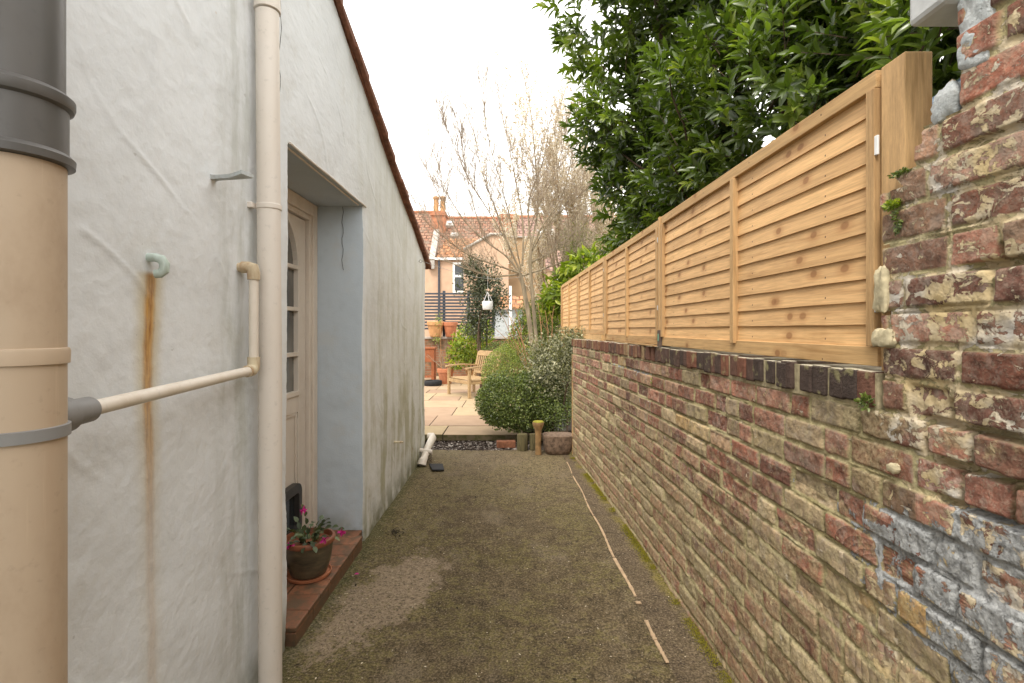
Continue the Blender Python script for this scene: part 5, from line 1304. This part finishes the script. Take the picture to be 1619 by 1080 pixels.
pot(PX(704, 13.2), 13.3, .086, .22, .40, 'terracotta', 'terracotta pot holding bare stems on the patio behind the armchair')
pot(PX(742, 12.9), 13.6, .086, .15, .34, 'ochrepot', 'small ochre pot under the laurel behind the armchair')
t = thing('potted_stems', (PX(704, 13.3), 13.3, .42), 'pale leafless stems of a shrub in the terracotta patio pot', 'plant')
twigtree(t, [], [((PX(704, 13.3), 13.3, .42), d, .34, .010) for d in ((-.7, 0, .8), (-.3, .1, 1), (.1, 0, 1), (-.9, 0, .9), (.3, .1, 1))], .01, 2, ('twig', 'twig'), .4, 3)
mb = MB(); mb.tube([(PX(710, 13.2), 13.2, .42), (PX(717, 13.2), 13.2, 1.45)], .012, 6); mb.build('bamboo_cane', M['ochrepot'], t); mb = MB(); mb.tube([(PX(697, 13.2), 13.3, .42), (PX(696, 13.2), 13.2, 1.7)], .006, 6); mb.build('bamboo_cane', M['ochrepot'], t)
foliage('dry_leaves', 'lime', [(PX(690, 13.2), 13.2, 1.25, .12, .12, .12), (PX(694, 13.2), 13.2, 1.75, .1, .1, .25)], 300, .04, .025, t, thick=.8)
# orange stained stand
x0, x1 = -2.65, PX(688, 13.9); t = thing('wooden_stand', (x1-.2, 13.9, .085), 'orange stained wooden plant stand partly hidden by the house corner', 'plant stand')
mb = MB(); mb.box(x0, x1, 13.7, 14.1, PZ(572, 13.8), PZ(552, 13.8)); mb.build('top_box', M['orange'], t, bevel=.006)
mb = MB(); mb.box(x0, x1+.02, 13.68, 14.12, PZ(551.9, 13.8), PZ(549, 13.8)); mb.build('top_board', M['orange'], t, bevel=.004)
for xx in (x1-.075, x0):
    for yy_ in (13.7, 14.03): mb = MB(); mb.box(xx, xx+.07, yy_, yy_+.07, .086, PZ(572.1, 13.8)); mb.build('leg', M['orange'], t, bevel=.004)
mb = MB(); mb.box(x0+.07, x1-.076, 13.72, 14.08, .20, .235); mb.build('shelf', M['orange'], t)
e = MB(); e.lathe([(.0, 0), (.22, .0), (.235, .02), (.24, .09), (.225, .12), (.19, .125), (.18, .10), (.001, .09)], (PX(685, 13.0), 12.9, .087), 32)
e = e.build('rubber_ring', M['black'], None, (PX(685, 13.0), 12.9, .087), smooth=True); tag(e, 'squat black round tub on the patio beside the house corner', 'tub')
# hanging white basket
ly = 8.9; lx_ = PX(771, ly); lz = PZ(490, ly)
t = thing('hanging_basket', (lx_, ly, lz), 'white fabric hanging light on wire hangers below the bare branches', 'hanging basket')
mb = MB(); mb.lathe([(.001, 0), (.075, .002), (.088, .02), (.095, .13), (.088, .15), (.085, .13), (.07, .03), (.001, .02)], (lx_, ly, lz), 24); mb.build('basket', M['whitemetal'], t, smooth=True)
mb = MB()
for k in range(5):
    a = k*2*math.pi/5; mb.tube([(lx_+.088*math.cos(a), ly+.088*math.sin(a), lz+.14), (lx_+.03*math.cos(a), ly+.03*math.sin(a), lz+.26), (lx_, ly, lz+.31)], .004, 5)
mb.tube([(lx_, ly, lz+.31), (lx_, ly, lz+.72)], .002, 4); mb.build('hanger', M['whitemetal'], t)
# clothes line with eye hook
wy_ = 5.62; wz = PZ(413, wy_)
t = thing('clothes_line', (lw(wy_), wy_, wz), 'thin wire line running from a hook in the house wall to the tree', 'wire')
mb = MB(); c0 = Vector((lw(wy_)+.02, wy_, wz)); mb.tube([c0+Vector((-.05, 0, 0)), c0], .003, 6)
mb.tube([c0+Vector((.014*(1-math.cos(a)), 0, .016*math.sin(a))) for a in np.linspace(0, 6.2, 14)], .003, 5); mb.build('eye_hook', M['wire'], t)
a = c0+Vector((.03, 0, 0)); b_ = Vector(tp(823, 438)); mb = MB()
mb.tube([a.lerp(b_, u)+Vector((0, 0, -.10*math.sin(u*math.pi))) for u in np.linspace(0, 1, 16)], .0022, 4); mb.build('line', M['wire'], t)

# ------------------------------------------------------------------ HOUSES BEHIND
def quadbox(mb, x0, x1, y0, y1, z0, z1): mb.box(x0, x1, y0, y1, z0, z1)
def window(parent, px0, px1, py0, py1, Yw, bars=True):
    x0, x1, z1, z0 = PX(px0, Yw), PX(px1, Yw), PZ(py0, Yw), PZ(py1, Yw); fr = .09
    mb = MB(); y0, y1 = Yw-.06, Yw-.003
    mb.box(x0, x0+fr, y0, y1, z0, z1); mb.box(x1-fr, x1, y0, y1, z0, z1); mb.box(x0+fr, x1-fr, y0, y1, z1-fr, z1); mb.box(x0+fr, x1-fr, y0, y1, z0, z0+fr)
    zm = z0+(z1-z0)*.55
    if bars: mb.box(x0+fr, x1-fr, y0+.01, y1, zm-.05, zm+.05)
    wd = mb.build('window', M['upvc'], parent)
    mb = MB(); mb.box(x0+fr, x1-fr, Yw-.03, Yw-.01, z0+fr, z1-fr); mb.build('pane', M['glass'], wd)
def roofslab(parent, name, x0, x1, ya, za, yb, zb, mat, th=.12):
    # corrugated pantile slope
    nu = int((x1-x0)/.07)+2; nv = int(math.hypot(yb-ya, zb-za)/.10)+2
    u = np.linspace(0, 1, nu); v = np.linspace(0, 1, nv); U, Vv = np.meshgrid(u, v, indexing='ij')
    X = x0+(x1-x0)*U; Yy = ya+(yb-ya)*Vv; Zz = za+(zb-za)*Vv+.035*np.sin(X*2*math.pi/.28)+.035*(1-np.modf(Vv*(nv-1)*.10/.30)[0])
    return link(name, npmesh(name, np.stack([X, Yy, Zz], -1).reshape(-1, 3), [grid_faces(nu, nv)]), M[mat], parent)
def skylight(parent, px0, px1, py0, py1, Yw):
    mb = MB(); x0, x1 = PX(px0, Yw), PX(px1, Yw); za, zb_ = PZ(py1, Yw), PZ(py0, Yw)
    s = .7; vs = [(x0, Yw, za), (x1, Yw, za), (x1, Yw+(zb_-za)*1.4, zb_+.05), (x0, Yw+(zb_-za)*1.4, zb_+.05)]; vs += [(a, b-.12, c+.1) for a, b, c in vs]
    mb.add(vs, [(4, 5, 6, 7), (0, 1, 5, 4), (1, 2, 6, 5), (2, 3, 7, 6), (3, 0, 4, 7)]); sk = mb.build('skylight', M['palecoping'], parent)
    mb = MB(); k = .12; vs2 = [(x0+k, Yw-.13, za+.20), (x1-k, Yw-.13, za+.20), (x1-k, Yw+(zb_-za)*1.4-.26, zb_+.06), (x0+k, Yw+(zb_-za)*1.4-.26, zb_+.06)]
    mb.add([(a, b-.03, c+.03) for a, b, c in vs2], [(0, 1, 2, 3)]); mb.build('pane', simple('sky_glass', (.75, .78, .82), .2, .02, 3, .01, .8), sk)
RY0, RY1 = 26.0, 30.0
def terrace(px0, px1, pr, pe, label, mat):
    x0, x1 = PX(px0, RY0), PX(px1, RY0); t = thing('terrace_house', ((x0+x1)/2, 28, 0), label, 'house')
    zr, ze_ = PZ(pr, RY1), PZ(pe, RY0)
    mb = MB(); mb.box(x0+.02, x1-.02, RY0+.3, RY1+3.6, 0, ze_); mb.build('wall', M['pinkrender'], t)
    roofslab(t, 'roof', x0, x1, RY0, ze_, RY1, zr, mat); roofslab(t, 'roof', x0, x1, RY1+4, ze_, RY1, zr+.001, mat)
    mb = MB(); mb.tube([(x0, RY1, zr+.04), (x1, RY1, zr+.04)], .11, 8); mb.build('ridge', M['chimneybrick'], t); return t
tA = terrace(560, 682, 337, 402, 'leftmost terrace house roof behind the corner of the blue wall', 'roof_red')
tB = terrace(682, 803, 346, 402, 'terrace house with the big chimney and small skylight behind the bare tree', 'roof_red')
tC = terrace(803, 1010, 344, 402, 'terrace house with the large skylight behind the tree trunks', 'roof_purple')
def chimney(parent, px0, px1, py0, py1, Yc, pots=()):
    mb = MB(); x0, x1 = PX(px0, Yc), PX(px1, Yc); zt_, zb_ = PZ(py0, Yc), PZ(py1, Yc)
    mb.box(x0, x1, Yc, Yc+.9, zb_-1, zt_-.24); mb.box(x0-.06, x1+.06, Yc-.06, Yc+.96, zt_-.239, zt_-.1); mb.box(x0, x1, Yc, Yc+.9, zt_-.099, zt_); c = mb.build('chimney', M['chimneybrick'], parent)
    for p in pots:
        mb = MB(); mb.lathe([(.17, 0), (.15, .1), (.14, .75), (.18, .78), (.18, .9), (.14, .92)], (PX(p, Yc), Yc+.45, zt_), 16); mb.build('chimney_pot', M['ochrepot'], c, smooth=True)
chimney(tB, 682, 704, 334, 372, 28.2, (687.5, 698.5)); chimney(tC, 790, 816, 338, 366, 28.5)
skylight(tB, 705, 717, 352, 360, 27.3); skylight(tB, 712, 724, 371, 377, 26.8); skylight(tC, 850, 878, 363, 379, 26.9)
# rear extensions
EY = 22.0
t = thing('rear_extension', (PX(720, EY), EY, 0), 'pink rendered rear extension with orange tiled lean-to roof and white window', 'house extension')
xa, xb = PX(662, EY), PX(775, EY); ze_ = PZ(408, EY)
mb = MB(); mb.box(xa, xb, EY, RY0+.28, 0, ze_-.02); mb.build('wall', M['pinkrender'], t)
roofslab(t, 'roof', PX(691, EY), xb, EY-.12, ze_, 25.0, PZ(378, 25.0), 'roof_orange')
window(t, 716, 741, 415, 463, EY)
mb = MB(); mb.tube([(PX(694.5, EY), EY-.08, 0), (PX(694.5, EY), EY-.08, ze_)], .045, 8); mb.build('downpipe', M['slat'], t)
mb = MB(); mb.box(PX(676, EY), PX(742, EY), EY-.16, EY-.05, ze_-.10, ze_+.0); mb.build('gutter', M['upvc'], t)
mb = MB(); xs0, xs1 = PX(679, EY), PX(688, EY); z0_, z1_ = PZ(414, EY-.2), PZ(366, 25.6); x2, x3 = PX(686, 25.6), PX(695, 25.6)
mb.add([(xs0, EY-.2, z0_-.3), (xs1, EY-.2, z0_-.3), (x3, 25.6, z1_-.3), (x2, 25.6, z1_-.3), (xs0, EY-.2, z0_+.1), (xs1, EY-.2, z0_+.1), (x3, 25.6, z1_+.1), (x2, 25.6, z1_+.1)], [(0, 3, 2, 1), (4, 5, 6, 7), (0, 1, 5, 4), (1, 2, 6, 5), (2, 3, 7, 6), (3, 0, 4, 7)])
mb.build('parapet', M['palecoping'], t)
t = thing('rear_extension', (PX(770, 21.4), 21.4, 0), 'taller pink gabled extension behind the holly and bare branches', 'house extension')
Yb = 21.4; xa, xm, xb = PX(733, Yb), PX(776, Yb), PX(804, Yb)
zl, zt_ = PZ(396, Yb), PZ(372, Yb); mb = MB()
pts = [(xa, 0), (xb, 0), (xb, zt_), (xm, zt_), (xa, zl)]
mb.add([(x, Yb, z) for x, z in pts]+[(x, 25.5, z) for x, z in pts], [(0, 1, 2, 3, 4), (9, 8, 7, 6, 5), (0, 5, 6, 1), (1, 6, 7, 2), (2, 7, 8, 3), (3, 8, 9, 4), (4, 9, 5, 0)]); mb.build('wall', M['pinkrender'], t)
mb = MB(); mb.tube([(xa, Yb-.05, zl+.04), (xm, Yb-.05, zt_+.04), (xb, Yb-.05, zt_+.04)], .06, 6); mb.build('barge_board', M['palecoping'], t)
t = thing('rear_extension', (PX(830, 22.6), 22.6, 0), 'tan rendered extension wall directly behind the tree trunks', 'house extension')
mb = MB(); mb.box(PX(804.5, 22.6), PX(862, 22.6), 22.6, 25.8, 0, PZ(376, 22.6)); mb.build('wall', M['tanrender'], t)
mb = MB(); mb.box(PX(804.5, 22.6), PX(862, 22.6)+.1, 22.5, 25.8, PZ(376, 22.6)+.002, PZ(374, 22.6)); mb.build('roof_edge', M['palecoping'], t)
t = thing('rear_extension', (PX(905, 21), 21, 0), 'low extension with brown tiled roof behind the bright fatsia', 'house extension')
mb = MB(); mb.box(PX(866, 21), PX(985, 21), 21.1, 25.8, 0, PZ(428, 21)); mb.build('wall', M['tanrender'], t)
roofslab(t, 'roof', PX(864, 21), PX(988, 21), 21, PZ(428, 21), 24.5, PZ(388, 24.5), 'roof_purple')
window(t, 872, 892, 440, 470, 21.1)
t = thing('garden_outhouse', (PX(800, 17.5), 17.5, 0), 'small white outhouse with orange tiled roof glimpsed beyond the hanging basket', 'outhouse')
mb = MB(); mb.box(PX(779, 17.5), PX(826, 17.5), 17.6, 19.4, 0, PZ(489, 17.5)); mb.build('wall', M['whitepaint'], t)
roofslab(t, 'roof', PX(777, 17.5), PX(828, 17.5), 17.4, PZ(488, 17.4), 19.4, PZ(470, 19.4), 'roof_orange')
mb = MB(); mb.box(PX(805, 17), PX(809, 17), 17, 17.1, 0, PZ(452, 17)); e = mb.build('white_post', M['upvc'], None, (PX(807, 17), 17.05, 0)); tag(e, 'plain white post standing beyond the hanging basket', 'post')
# side hedge so the gap past the fence end is planted
shrub('hedge', (2.6, 13, 0), 'dark evergreen hedge closing the garden beyond the fence end', 'hedge',
      [('crown', 'box', [(1.5, 12.6, 1.0, .8, .7, 1.0), (2.6, 13.5, 1.2, 1.1, 1, 1.3)], 420, .08, .04, dict(thick=.5, up=.2, seed=61))], [(1.5, 12.6, 1.2)], .04)
